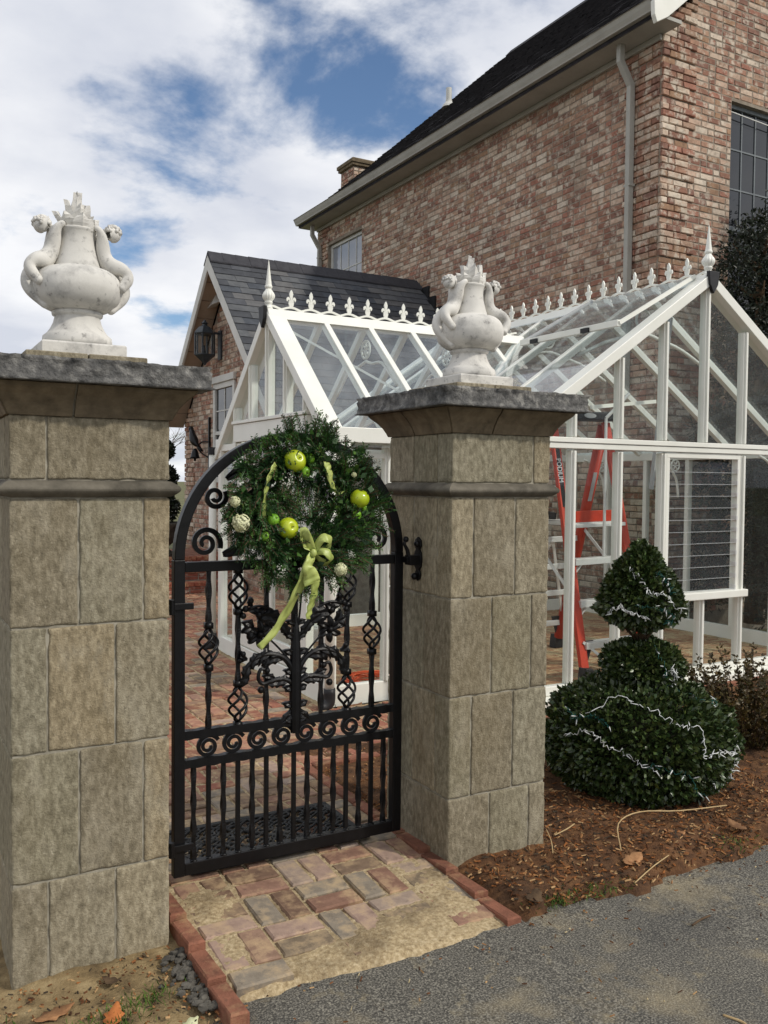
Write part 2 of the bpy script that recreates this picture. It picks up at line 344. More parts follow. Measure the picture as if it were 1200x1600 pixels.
# ------------------------------------------------------------------ ground
def zg(x, y):
    """height of the bare ground in front of the wall: falls a little towards the left"""
    t = min(max((x-.35)/1.7, 0), 1)**.55; s = min(max((y-2.9)/.9, 0), 1)
    return lerp(lerp(-.105, -.035, t), -.035, s)
MB().box(-400, 400, -400, 600, -.6, -.30).build('ground', MT['lawn'])['kind'] = 'structure'
def edge_y(x):
    """front edge of the planting bed / ramp against the driveway"""
    b = 2.60+.05*math.sin(x*2.3)+.03*fbm(x*3, 5.5)
    if x < .9: b = 2.62+.05*fbm(x*4, 2)+(.9-x)*.05
    if x > 2.1: b = 2.55+.045*fbm(x*2.5, 9)+.02*math.sin(x*9)
    return b
def sheet(name, xs, ys, zf, m, keep=None):
    V = []; F = []; nx = len(xs); ny = len(ys)
    for y in ys:
        for x in xs: V.append((x, y, zf(x, y)))
    for j in range(ny-1):
        for i in range(nx-1):
            cx = (xs[i]+xs[i+1])/2; cy = (ys[j]+ys[j+1])/2
            if keep and not keep(cx, cy): continue
            F.append((j*nx+i, j*nx+i+1, (j+1)*nx+i+1, (j+1)*nx+i))
    me = npmesh(name, V, F, m, smooth=True)
    o = bpy.data.objects.new(name, me); COL.objects.link(o); o['kind'] = 'structure'; return o
# driveway: one sheet whose far edge follows the broken line of the bed
xs = list(np.concatenate([np.arange(-30, -1, 2.0), np.arange(-1, 6.5, .05), np.arange(6.5, 40, 2.0)]))
V = []; F = []; rows = [0, .15, .35, .7, 1.2, 2.0, 3.5, 8, 30]
for k, d in enumerate(rows):
    for x in xs: V.append((x, edge_y(x)+.10-d, zg(x, 2.5)-.012+.006*fbm(x*1.5, d*1.5)))
for k in range(len(rows)-1):
    for i in range(len(xs)-1): F.append((k*len(xs)+i+1, k*len(xs)+i, (k+1)*len(xs)+i, (k+1)*len(xs)+i+1))
drv = bpy.data.objects.new('driveway', npmesh('driveway', V, F, MT['asphalt'], smooth=True)); COL.objects.link(drv); drv['kind'] = 'structure'
# planting bed right of the gate and the dirt by the left pillar
def bed_z(x, y):
    e = y-edge_y(x); h = .03*min(max(e/.12, 0), 1)+.035*fbm(x*2.2, y*2.2, 3)+.014*fbm(x*9, y*9, 1)
    if e < .02: h -= .05
    h -= .05*min(max((2.14-x)/.08, 0), 1)
    return zg(x, y)+max(h, -.03 if e > .02 else -.06)
sheet('planting_bed', list(np.arange(2.05, 9, .035)), list(np.arange(2.4, 4.9, .035)), bed_z, MT['soil'], keep=lambda x, y: y > edge_y(x)-.06 and x < 8.9)
sheet('dirt_verge', list(np.arange(-2.0, .95, .03)), list(np.arange(2.3, 3.9, .03)), lambda x, y: zg(x, y)-.012+(.016*fbm(x*5, y*5, 2)+.02*min(max((y-edge_y(x))/.15, -1), 1)),
      MT['dirt'], keep=lambda x, y: y > edge_y(x)-.10)
sheet('side_garden_soil', list(np.linspace(-12, .96, 28)), list(np.arange(3.80, 20, .5)), lambda x, y: -.10+.02*fbm(x, y), MT['soil'])
sheet('patio_planting_strip', list(np.arange(2.10, 4.0, .035)), list(np.arange(3.45, 4.42, .035)), lambda x, y: -.030+.02*fbm(x*5, y*5, 4)+.012*fbm(x*14, y*14), MT['soil'])

# ------------------------------------------------------------------ basketweave paving
def ramp_z(x, y):
    return 0.0 if y > 3.4 else lerp(-.045, 0.0, max((y-2.5)/.9, 0))
def dip(x, y):
    """the sand thins out and runs under the asphalt edge"""
    e = (y-edge_y(x)+.012*fbm(x*9, 4)+.02)/.07
    return .05*min(max(1-e, 0), 1)**1.5
def in_patio(x, y):
    if x < .955: return False
    if y < 3.42: return x < 1.985 and y > edge_y(x)+.01
    if y < 4.46: return x < 2.0
    if y < 5.58: return x < 4.4
    if y < 8.02: return x < 2.70
    return x < 4.6 and y < 12.1
PCOL = [S(134, 102, 86), S(146, 118, 100), S(158, 134, 120), S(124, 104, 86), S(134, 124, 110), S(114, 90, 74), S(156, 138, 124), S(140, 108, 92), S(122, 108, 90)]
PCOLR = [S(138, 90, 72), S(150, 102, 82), S(160, 116, 96), S(126, 86, 68), S(136, 108, 88), S(148, 96, 78)]
def paver_mesh(k, col, l=.200, w=.0925, h=.05):
    rr = random.Random(k); b = .006; mb = MB(); vs = []
    j = lambda: rr.uniform(-.0018, .0018)
    for (i, s) in ((0, 1.0), (1, 1.0), (2, 0)):
        z = (-h, -b, 0)[i]; ins = (0, 0, b)[i]
        for sx, sy in ((-1,-1),(1,-1),(1,1),(-1,1)): vs.append((sx*(l/2-ins)+j(), sy*(w/2-ins)+j(), z+(j() if i == 2 else 0)))
    fs = [(8,9,10,11)]+[(i*4+k, i*4+(k+1) % 4, (i+1)*4+(k+1) % 4, (i+1)*4+k) for i in range(2) for k in range(4)]
    mb.add(vs, fs, col); return mb
patio_bed = sheet('brick_patio', list(np.concatenate([np.arange(.945, 2.03, .011), np.arange(2.03, 4.72, .03)])), list(np.concatenate([np.arange(2.46, 3.44, .011), np.arange(3.44, 6.0, .026), np.arange(6.0, 12.2, .06)])),
      lambda x, y: ramp_z(x, y)-(.0108 if y < 3.42 else .0078)-dip(x, y)+(.006*fbm(x*3.2, y*3.2, 7)+.0045*fbm(x*14, y*14)+.0035*fbm(x*45, y*45, 2)+
          (.0135*max(0, 1-((x-1.68)**2/.16+(y-2.72)**2/.05)) if y < 3.2 else 0)+(.008*max(0, 1-((x-1.1)**2/.05+(y-3.22)**2/.02)) if y < 3.5 else 0)+(.012*max(0, 1-((x-1.92)**2/.02+(y-3.0)**2/.12)) if y < 3.4 else 0)
          +(.008*max(0, 1-((x-1.05)**2/.02+(y-2.9)**2/.2)) if y < 3.4 else 0)), MT['sand'],
      keep=lambda x, y: (y < 3.42 and .94 < x < 2.02) or in_patio(x-.0, y) or in_patio(x+.05, y) or in_patio(x-.04, y))
def dummy(): pass
cell = .2145; bricks = []
for j in range(-5, 46):
    for i in range(-2, 19):
        cx = .965+cell*(i+.5); cy = 3.40+cell*(j+.5)
        for q in (-1, 1):
            horiz = (i+j) % 2 == 0
            bx = cx+(0 if horiz else q*cell/4); by = cy+(q*cell/4 if horiz else 0)
            rz_ = 0 if horiz else 1
            if not in_patio(bx, by): continue
            if by < edge_y(bx)+(.045 if rz_ == 0 else .09)+(.05 if bx > 1.35 else 0): continue
            bricks.append((bx, by, 0 if horiz else math.pi/2))
bricks.sort(key=lambda b: b[0]*.491+b[1]*.871)
pmesh = [paver_mesh(k, (PCOL[k % len(PCOL)] if k < 18 else PCOLR[k % len(PCOLR)])).mesh('brick', MT['paver']) for k in range(30)]
rest = MB()
for n, (bx, by, rz) in enumerate(bricks):
    rr = random.Random(n); near = by < 4.4
    dz = rr.uniform(-.003, .003); slope = .05 if by < 3.4 else 0
    k = rr.randrange(18) if near else (rr.randrange(18, 30) if rr.random() < .7 else rr.randrange(18))
    if n < 300:
        inst('brick', pmesh[k], patio_bed, (bx, by, ramp_z(bx, by)+dz), (slope if rz == 0 else 0, -slope if rz else 0, rz+rr.uniform(-.02, .02)))
    else:
        m = paver_mesh(n, PCOL[k % len(PCOL)] if k < 18 else PCOLR[k % len(PCOLR)]); c, s = math.cos(rz), math.sin(rz)
        rest.add([(bx+c*v[0]-s*v[1], by+s*v[0]+c*v[1], v[2]+dz) for v in m.v], m.f, m.c[0])
rest.build('far_bricks', MT['paver'], patio_bed, kind='stuff')
# red edging bricks either side of the ramp and round the planting strip
em = [paver_mesh(100+k, (1, 1, 1), .205, .062, .11).mesh('edging_brick', MT['edge']) for k in range(4)]
def edging(pts, name, label):
    t = thing(name, label, 'brick edging', (*pts[0], 0))
    for a, b in zip(pts[:-1], pts[1:]):
        L = math.dist(a, b); n = max(1, round(L/.212)); ang = math.atan2(b[1]-a[1], b[0]-a[0])
        for k in range(n):
            u = (k+.5)/n; x = lerp(a[0], b[0], u); y = lerp(a[1], b[1], u)
            inst('brick', em[random.randrange(4)], t, (x, y, ramp_z(x, y)+.012+random.uniform(-.003, .003)), (0, .05*math.sin(ang) if y < 3.4 else 0, ang+random.uniform(-.015, .015)))
    return t
edging([(.927, 2.50), (.927, 3.36)], 'brick_edging', 'row of red edging bricks along the left of the entrance ramp, against the left pillar')
edging([(2.030, 2.58), (2.035, 4.46)], 'brick_edging', 'long row of red edging bricks running past the inner side of the right pillar')
edging([(2.08, 4.47), (4.0, 4.47)], 'brick_edging', 'red edging bricks closing the far side of the planted strip behind the gate')
edging([(3.72, 4.78), (7.9, 4.78)], 'brick_edging', 'red brick curb under the white sill of the greenhouse front')

# greenhouse floor: bricks under a film of sand
gf = sheet('greenhouse_floor', list(np.arange(2.80, 7.62, .03)), list(np.arange(4.98, 8.6, .03)), lambda x, y: -.002+.006*fbm(x*2.6, y*2.6, 11)+.002*fbm(x*15, y*15), MT['sand'],
      keep=lambda x, y: x > 3.8 or (5.68 < y < 7.96))
gb = MB()
for j in range(0, 18):
    for i in range(0, 24):
        cx = 2.8+cell*(i+.5); cy = 4.98+cell*(j+.5)
        for q in (-1, 1):
            horiz = (i+j) % 2 == 0; bx = cx+(0 if horiz else q*cell/4); by = cy+(q*cell/4 if horiz else 0)
            if bx < 3.78 and not 5.72 < by < 7.9: continue
            if bx > 7.55: continue
            m = paver_mesh(i*77+j, S(150, 116, 88)); c, s = (1, 0) if horiz else (0, 1)
            gb.add([(bx+c*v[0]-s*v[1], by+s*v[0]+c*v[1], v[2]) for v in m.v], m.f, random.choice([S(150, 112, 84), S(140, 100, 76), S(160, 126, 96)]))
gb.build('dusty_bricks', MT['paver'], gf, kind='stuff')

# ------------------------------------------------------------------ gate pillars
ZC = [-.22, .258, .688, 1.107, 1.535]
BC = [(1, 1, 1), (.86, .85, .84), (1.12, 1.10, 1.07), (.94, .97, .98), (1.06, 1.0, .92), (.90, .92, .90)]
def chipped(m):
    """a cast block with worn arrises: its box is cut into a grid and the edges are eroded unevenly"""
    xs_, ys_, zs_ = [sorted({round(v[k], 5) for v in m.v}) for k in range(3)]
    lo = Vector((min(v[0] for v in m.v), min(v[1] for v in m.v), min(v[2] for v in m.v))); hi = Vector((max(v[0] for v in m.v), max(v[1] for v in m.v), max(v[2] for v in m.v)))
    def cuts(a, b):
        n = max(3, int((b-a)/.022)); g = [a+(b-a)*i/n for i in range(n+1)]; return [a, a+.004, a+.010]+g[1:-1]+[b-.010, b-.004, b]
    out = MB(); col = m.c[0]; gx, gy, gz = sorted(cuts(lo.x, hi.x)), sorted(cuts(lo.y, hi.y)), sorted(cuts(lo.z, hi.z)); idx = {}
    def vert(i, j, k):
        if (i, j, k) in idx: return idx[(i, j, k)]
        p = Vector((gx[i], gy[j], gz[k])); d = sorted([min(p.x-lo.x, hi.x-p.x), min(p.y-lo.y, hi.y-p.y), min(p.z-lo.z, hi.z-p.z)])
        e = d[1]; n = mnoise.fractal(p*22, 1, 2, 3); n2 = mnoise.fractal(p*70, 1, 2, 2)
        er = math.exp(-e/.004)*(.0022+.003*max(n, 0)+.001*n2)+.0012*n2+.0012*n; c = (lo+hi)/2; h = (hi-lo)/2
        q = Vector([p[a]-math.copysign(er, p[a]-c[a])*(1 if abs(abs(p[a]-c[a])-h[a]) < .011 else 0) for a in range(3)])
        idx[(i, j, k)] = len(out.v); out.v.append(tuple(q)); out.c.append(col); return idx[(i, j, k)]
    X, Y, Z_ = len(gx)-1, len(gy)-1, len(gz)-1
    for j in range(Y):
        for k in range(Z_):
            for i in (0, X): out.f.append((vert(i, j, k), vert(i, j+1, k), vert(i, j+1, k+1), vert(i, j, k+1)))
    for i in range(X):
        for k in range(Z_):
            for j in (0, Y): out.f.append((vert(i, j, k), vert(i+1, j, k), vert(i+1, j, k+1), vert(i, j, k+1)))
        for j in range(Y):
            for k in (0, Z_): out.f.append((vert(i, j, k), vert(i+1, j, k), vert(i+1, j+1, k), vert(i, j+1, k)))
    return out
def pillar(x0, label, flip, y0=3.071, w=.522):
    x1 = x0+w; y1 = y0+w
    t = thing('gate_pillar', label, 'pillar', (x0+w/2, y0+w/2, 0), 'stone gate pillars')
    MB().box(x0+.007, x1-.007, y0+.007, y1-.007, -.3, 1.85).build('mortar_core', MT['joint'], t)
    g = .0028
    def blk(a, b, c, d, e, f):
        m = MB(); m.box(a+g, b-g, c+g, d-g, e+g, f-g, random.choice(BC))
        # keep outer faces flush with the shaft
        m.v = [(x0+random.uniform(0, .002) if abs(v[0]-x0) < .006 else x1 if abs(v[0]-x1) < .006 else v[0], y0+.0 if abs(v[1]-y0) < .006 else y1 if abs(v[1]-y1) < .006 else v[1], v[2]) for v in m.v]
        chipped(m).build('block', MT['block'], t, smooth=True)
    for k in range(5):
        if k < 4: z0, z1 = ZC[k], ZC[k+1]; A = (k % 2 == 0) ^ flip
        else: z0, z1, A = 1.592, 1.806, True
        xsn = [0, .115, .335, w] if A else [0, .215, .43, w]
        if k == 4: xsn = [0, .115, w] if not flip else [0, .43, w]
        d = .115 if A else .215
        for a, b in zip(xsn[:-1], xsn[1:]):
            blk(x0+a, x0+b, y0, y0+d, z0, z1); blk(x0+a, x0+b, y1-(.215 if A else .115), y1, z0, z1)
        ym = y0+d; yn = y1-(.215 if A else .115)
        for a, b in ((x0, x0+w/2), (x0+w/2, x1)): blk(a, b, ym, yn, z0, z1)
    pr = [(-.01, 1.535)]+[(.004+.028*math.sin(math.pi*i/10), 1.537+.053*i/10) for i in range(11)]+[(-.01, 1.592)]
    MB().rectloft(x0, x1, y0, y1, pr).build('half_round_moulding', MT['mould'], t, smooth=False)
    # cornice stones, each side two pieces
    prof = [(-.03, 1.807), (.004, 1.807), (.010, 1.822), (.022, 1.845), (.043, 1.872), (.066, 1.893), (.074, 1.906)]
    MB().rectloft(x0, x1, y0, y1, [(o-.005, z) for o, z in prof]).build('cornice_bed', MT['joint'], t)
    for side in range(4):
        for h in range(2):
            m = MB(); vs = []
            sp = .30 if (h == 0) else 0
            for (o, z) in prof:
                o = o if o > 0 else o
                L0, L1 = -o, w+o; cut = w*(.38 if side % 2 == 0 else .55)
                s0, s1 = (L0, cut-.004) if h == 0 else (cut+.004, L1)
                for s_, oo in ((s0, o), (s1, o)):
                    p = {0: (x0+s_, y0-oo), 1: (x1+oo, y0+s_), 2: (x0+s_, y1+oo), 3: (x0-oo, y0+s_)}[side]
                    vs.append((p[0], p[1], z))
            n = len(prof); m.add(vs, [(2*i, 2*i+1, 2*i+3, 2*i+2) for i in range(n-1)])
            o_ = m.build('cornice_stone', MT['cornice'], t)
            sm = o_.modifiers.new('solid', 'SOLIDIFY'); sm.thickness = .012; sm.offset = 0
    # rock faced cap slab
    bm = bmesh.new(); bmesh.ops.create_cube(bm, size=1.0)
    ow = .108
    for v in bm.verts: v.co = Vector((x0+w/2+v.co.x*(w+2*ow), y0+w/2+v.co.y*(w+2*ow), 1.945+v.co.z*.078))
    bmesh.ops.subdivide_edges(bm, edges=[e for e in bm.edges if abs(e.verts[0].co.z-e.verts[1].co.z) < .01], cuts=44, use_grid_fill=True)
    bmesh.ops.subdivide_edges(bm, edges=[e for e in bm.edges if abs(e.verts[0].co.z-e.verts[1].co.z) > .03], cuts=6, use_grid_fill=True)
    cx, cy = x0+w/2, y0+w/2; hw = w/2+ow
    for v in bm.verts:
        dx, dy = abs(v.co.x-cx), abs(v.co.y-cy); rim = max(dx, dy) > hw-.004
        if rim:
            q = mnoise.fractal(v.co*16, 1, 2, 4)*.013+mnoise.fractal(v.co*55, 1, 2, 3)*.009
            zt = (v.co.z-1.945)/.039; q -= .012*abs(zt)**3
            if dx > hw-.004: v.co.x += math.copysign(q, v.co.x-cx)
            if dy > hw-.004: v.co.y += math.copysign(q, v.co.y-cy)
        if v.co.z > 1.97 and max(dx, dy) > hw-.03: v.co.z -= .006*abs(mnoise.fractal(v.co*20, 1, 2, 3))
    me = bpy.data.meshes.new('cap_slab'); bm.to_mesh(me); bm.free(); me.materials.append(MT['cap']); me.polygons.foreach_set('use_smooth', [True]*len(me.polygons))
    o = bpy.data.objects.new('cap_slab', me); COL.objects.link(o); adopt(o, t)
    for s in (0, 1):
        MB().box(cx-.20+s*.202, cx-.002+s*.202, cy-.2, cy+.2, 1.978, 2.022, BC[s]).build('plinth_block', MT['block'], t, bevel=.004)
    return t
pillar(.349, 'pale block gate pillar on the left of the gate, nearest the camera', False)
pillar(2.055, 'pale block gate pillar right of the gate, in front of the greenhouse', True)

# ------------------------------------------------------------------ urns
def urn(cx, cy, z0, label):
    t = thing('stone_urn', label, 'urn', (cx, cy, z0), 'white stone urns on the pillars')
    MB().rectloft(cx-.142, cx+.142, cy-.142, cy+.142, [(0, z0), (0, z0+.042), (-.004, z0+.046)]).build('plinth', MT['urn'], t, bevel=.003)
    foot = [(.118, .046), (.120, .060), (.118, .080), (.110, .087), (.104, .092), (.093, .108), (.083, .128), (.078, .148), (.079, .152), (.086, .156), (.088, .164), (.084, .171), (.076, .174)]
    m = MB(); n = 48; vs = []
    for (r, z) in foot:
        for k in range(n):
            fl = 1-(.03*(1 if (k % 6) == 0 else 0) if .09 < z < .15 else 0); a = 2*math.pi*k/n
            vs.append((cx+r*fl*math.cos(a), cy+r*fl*math.sin(a), z0+z))
    m.add(vs, [(i*n+k, i*n+(k+1) % n, (i+1)*n+(k+1) % n, (i+1)*n+k) for i in range(len(foot)-1) for k in range(n)]+[tuple(reversed(range(n))), tuple((len(foot)-1)*n+k for k in range(n))])
    m.build('foot', MT['urn'], t, smooth=True)
    ctrl = [(.074, .168), (.108, .179), (.138, .203), (.152, .236), (.1525, .262), (.144, .290), (.122, .312), (.094, .322), (.081, .325), (.077, .337), (.068, .368), (.061, .405), (.060, .432), (.063, .448), (.067, .457), (.066, .463), (.055, .465)]
    sp = spline([(r, z, 0) for r, z in ctrl], 60)
    MB().lathe([(p.x, p.y) for p in sp], (cx, cy, z0), 56).build('bowl', MT['urn'], t, smooth=True)
    # carved flame: pointed leaves in three rings
    fm = MB()
    for ring, (nr, r0, zb, h, lean) in enumerate(((8, .050, .452, .062, .016), (6, .034, .456, .094, .002), (3, .012, .462, .124, -.006))):
        for k in range(nr):
            a = 2*math.pi*(k+.37*ring)/nr+random.uniform(-.2, .2); hh = h*random.uniform(.85, 1.12); ca, sa = math.cos(a), math.sin(a)
            pts = []
            for i in range(6):
                u = i/5; rr = r0+lean*u*u+.006*math.sin(u*4+k); wv = (.030-.004*ring)*(math.sin(math.pi*min(u*.80+.22, 1)))**.8+.002
                pts.append((rr, zb+hh*u, wv))
            vs = []
            for (rr, z, wv) in pts:
                for (dr, dt) in ((-.010, 0), (.0, -wv), (.014, 0), (.0, wv)):
                    x = rr+dr; vs.append((cx+ca*x-sa*dt, cy+sa*x+ca*dt, z0+z))
            fm.add(vs, [(i*4+q, i*4+(q+1) % 4, (i+1)*4+(q+1) % 4, (i+1)*4+q) for i in range(5) for q in range(4)]+[(3, 2, 1, 0), (20, 21, 22, 23)])
    fm.ball((cx, cy, z0+.555), .014, 8, 6, (1, 1, 1.5)); fm.lathe([(.056, .452), (.05, .474), (.03, .49), (.01, .5)], (cx, cy, z0), 20)
    fm.build('carved_flame', MT['urn'], t)
    # two carved child figures that form the handles
    for s in (-1, 1):
        J = {}; V = []; E = []; rad = []
        def jn(name, u, v, z, r, par=None):
            J[name] = len(V); V.append((cx+s*u, cy+v, z0+z)); rad.append(r)
            if par is not None: E.append((J[par], J[name]))
        jn('pelvis', 0.100, -.006, .338, 0.036)
        jn('belly', 0.086, -.006, .374, 0.032, 'pelvis'); jn('chest', 0.076, -.006, .416, 0.035, 'belly'); jn('neck', 0.094, -.010, .448, 0.014, 'chest')
        jn('headb', 0.110, -.012, .462, 0.027, 'neck'); jn('head', 0.128, -.014, .458, 0.032, 'headb'); jn('face', 0.146, -.016, .442, 0.016, 'head')
        for q, sg in (('l', 1), ('r', -1)):
            jn('sh'+q, .078, sg*.034-.006, .446, .018, 'chest'); jn('el'+q, .066, sg*.050, .464, .012, 'sh'+q); jn('ha'+q, .048, sg*.042, .472, .013, 'el'+q)
        # front leg drawn up and folded, rear leg hanging down round the bowl
        jn('hipr', 0.120, -.036, .338, 0.034, 'pelvis'); jn('thr', 0.146, -.046, .334, 0.029, 'hipr'); jn('knr', 0.172, -.050, .310, 0.023, 'thr'); jn('car', 0.162, -.058, .284, 0.024, 'knr'); jn('anr', 0.144, -.066, .262, 0.016, 'car'); jn('for', 0.132, -.078, .246, 0.020, 'anr')
        jn('hipl', 0.120, .022, .330, 0.034, 'pelvis'); jn('thl', 0.150, .024, .308, 0.029, 'hipl'); jn('knl', 0.172, .018, .276, 0.023, 'thl'); jn('cal', 0.164, .002, .242, 0.026, 'knl'); jn('snl', 0.142, -.010, .212, 0.019, 'cal'); jn('anl', 0.122, -.018, .192, 0.015, 'snl'); jn('fol', 0.100, -.034, .176, 0.021, 'anl')
        me = bpy.data.meshes.new('carved_figure'); me.from_pydata(V, E, []); me.materials.append(MT['urn'])
        o = bpy.data.objects.new('carved_figure', me); COL.objects.link(o); adopt(o, t)
        sk = o.modifiers.new('skin', 'SKIN'); sk.use_smooth_shade = True
        lay = me.skin_vertices[0].data
        for i, r in enumerate(rad): lay[i].radius = (r, r); lay[i].use_root = (i == 0)
        su = o.modifiers.new('sub', 'SUBSURF'); su.levels = 2; su.render_levels = 2
        hm = MB(); rr = random.Random(3+s)
        for k in range(60):
            a, b = rr.uniform(0, 6.28), rr.uniform(-.1, 1.5); q = Vector((math.cos(a)*math.cos(b), math.sin(a)*math.cos(b), math.sin(b)))
            hm.ball((cx+s*.122+q.x*.028, cy-.013+q.y*.028, z0+.464+q.z*.025), rr.uniform(.006, .009), 6, 5)
        hm.build('curly_hair', MT['urn'], o, smooth=True)
urn(.61, 3.332, 2.022, 'white stone urn with carved child handles on the left pillar, against the sky')
urn(2.316, 3.332, 2.022, 'white stone urn with carved child handles on the right pillar, against the greenhouse roof')
# ------------------------------------------------------------------ wrought iron gate
GY = 3.392; GX0, GX1, GC = .974, 2.004, 1.489
gate = thing('iron_gate', 'black wrought iron garden gate with arched top between the two pillars', 'gate', (GC, GY, 0))
SQ = [(-.707, -.707), (.707, -.707), (.707, .707), (-.707, .707)]
IR = MT['iron']
def ipart(name, mb, **k): return mb.build(name, IR, gate, **k)
ZS = 1.285; RO = .515
for x in (GX0+.022, GX1-.022):
    ipart('stile', MB().box(x-.022, x+.022, GY-.02, GY+.02, .035, ZS), bevel=.003)
arc = [(GC+(RO-.022)*math.cos(a), GY, ZS+(RO-.022)*math.sin(a)) for a in [math.pi*i/48 for i in range(49)]]
ipart('arch', MB().sweep(arc, 1, shape=[(-.02, -.022), (.02, -.022), (.02, .022), (-.02, .022)], up=(0, 1, 0)), bevel=.003)
def wavy(x0, x1, z, h, amp, ph=0):
    K = 70; P = [(lerp(x0, x1, i/K), GY, z) for i in range(K+1)]
    return MB().sweep(P, [h*(1+amp*math.sin(i*1.35+ph)) for i in range(K+1)], shape=SQ, up=(0, 0, 1))
ipart('bottom_rail', MB().box(GX0+.044, GX1-.044, GY-.018, GY+.018, .035, .085), bevel=.003)
ipart('top_rail', MB().box(GX0+.044, GX1-.044, GY-.017, GY+.017, 1.235, 1.275), bevel=.003)
ipart('middle_rail', wavy(GX0+.04, GX1-.04, .592, .024, .09)); ipart('middle_rail', wavy(GX0+.04, GX1-.04, .478, .024, .09, 2))
def hammered(x, z0, z1, r, amp, seed):
    K = int((z1-z0)/.012); tw = lambda u: .25*math.sin(u*(z1-z0)*55+seed)
    return MB().sweep([(x, GY, lerp(z0, z1, i/K)) for i in range(K+1)], [r*(1+amp*math.sin(i*.75+seed)) for i in range(K+1)], shape=SQ, twist=tw, up=(0, 1, 0))
for k in range(15):
    x = GX0+.022+(k+1)*(GX1-GX0-.044)/16
    if k % 2 == 0: ipart('picket', hammered(x, .08, .47, .0125, .12, k))
    else: ipart('picket', MB().box(x-.0085, x+.0085, GY-.0085, GY+.0085, .08, .47), bevel=.0015)
    ipart('weld', MB().ball((x, GY-.012, .087), .009, 7, 5, (1.5, 1, .6)), smooth=True)
def basket(x, zc, hh=.072, rr=.036):
    m = MB()
    for q in range(4):
        P = []
        for i in range(25):
            u = i/24; a = q*math.pi/2+u*math.pi*1.35; r = .004+rr*math.sin(math.pi*u)**.9
            P.append((x+r*math.cos(a), GY+r*math.sin(a), zc-hh+2*hh*u))
        m.sweep(P, .0058, 6)
    for z in (zc-hh-.012, zc+hh+.012): m.box(x-.0155, x+.0155, GY-.0155, GY+.0155, z-.012, z+.012)
    return m
bx7 = [1.118, 1.241, 1.363, 1.489, 1.612, 1.735, 1.858]
for k, x in enumerate(bx7):
    bs = {0: [.935], 1: [1.150, .690], 5: [1.150, .690], 6: [.935]}.get(k, [])
    segs = []; z = .60
    for b in sorted(bs): segs.append((z, b-.085)); z = b+.085
    segs.append((z, 1.24))
    for a, b in segs:
        if b-a > .02: ipart('bar', hammered(x, a, b, .0125, .1, k) if k != 3 else MB().box(x-.011, x+.011, GY-.011, GY+.011, a, b))
    for b in bs: ipart('twisted_basket', basket(x, b), smooth=True)
def spiral(cx, cz, r0, turns, a0, sgn=1, w=.011, thick=.010, rend=.008, K=40, tail=None):
    P = []
    if tail: P += [(p[0], GY, p[1]) for p in tail]
    for i in range(K+1):
        u = i/K; a = a0+sgn*turns*2*math.pi*u; r = lerp(r0, rend, u**.9); P.append((cx+r*math.cos(a), GY, cz+r*math.sin(a)))
    n = len(P)
    return MB().sweep(P, [lerp(1, .75, i/n) for i in range(n)], shape=[(-w, -thick/2), (w, -thick/2), (w, thick/2), (-w, thick/2)], up=(0, 1, 0))
for k in range(8):
    x = 1.489+(k-3.5)*.1065
    ipart('scroll_ring', spiral(x, .535, .0475, 1.95, math.pi*.15, 1, .008, .0105, .012, 56))
def leaf(p, ang, L, W, lobes=3, curl=.25, yaw=0.0, th=.006):
    L *= 1.05; W *= 1.05
    """lobed acanthus leaf in the gate's plane with a raised, curling blade"""
    out = [];  K = 16
    for i in range(K+1):
        u = i/K; w = W*math.sin(math.pi*min(u*.92+.06, 1))**.8*(1-.32*abs(math.sin(u*math.pi*lobes)))
        out.append((u*L, w))
    m = MB(); vs = []; ca, sa = math.cos(ang), math.sin(ang)
    for (u, w) in out:
        bend = curl*L*(u/L)**2
        for (sgn, yy) in ((-1, .0), (-.5, -.007), (0, -.003), (.5, -.007), (1, 0)):
            lx = u; lz = sgn*w; y = yy-.012*math.sin(math.pi*u/L)+yaw*lz
            lx2 = lx*math.cos(curl*u/L*2)-0; lz2 = lz+bend
            vs.append((p[0]+ca*lx2-sa*lz2, GY+y-.006, p[1]+sa*lx2+ca*lz2))
    n = 5; fs = [(i*n+k, i*n+k+1, (i+1)*n+k+1, (i+1)*n+k) for i in range(K) for k in range(n-1)]
    b = len(vs); vs2 = [(v[0], v[1]+th, v[2]) for v in vs]
    fs2 = [tuple(reversed([q+b for q in f])) for f in fs]
    rim = [i*n for i in range(K+1)]+[K*n+k for k in range(1, n)]+[i*n+n-1 for i in range(K-1, -1, -1)]+[k for k in range(n-2, 0, -1)]
    fs3 = [(rim[i], rim[(i+1) % len(rim)], rim[(i+1) % len(rim)]+b, rim[i]+b) for i in range(len(rim))]
    m.add(vs+vs2, fs+fs2+fs3); return m
# scrolls and leaf sprays inside the arch
for s in (-1, 1):
    X = lambda d: GC+s*d
    ipart('scroll', spiral(X(.385), 1.347, .064, 1.7, (-.35 if s < 0 else math.pi+.35), (1 if s < 0 else -1), .010, .013, .012, 56)); ipart('scroll_leaf', leaf((X(.315), 1.30), (0.25 if s < 0 else math.pi-.25), .14, .034, 2, -.3*s))
    ipart('scroll', spiral(X(.345), 1.53, .048, 1.5, (.5 if s < 0 else math.pi-.5), (-1 if s < 0 else 1), .010, .013, .012, 50)); ipart('scroll_leaf', leaf((X(.30), 1.60), (.7 if s < 0 else math.pi-.7), .12, .03, 2, .3*s))
    ipart('scroll', spiral(X(.12), 1.60, .05, 1.4, (0 if s < 0 else math.pi), s, .009, .012, .010, 40))
def addm(dst, src): dst.add(src.v, src.f)
tree = MB()
tree.sweep([(GC, GY-.012, z) for z in (.545, .60, .70, .80, .90, .98, 1.04)], [.020, .024, .026, .026, .022, .016, .006], 10)
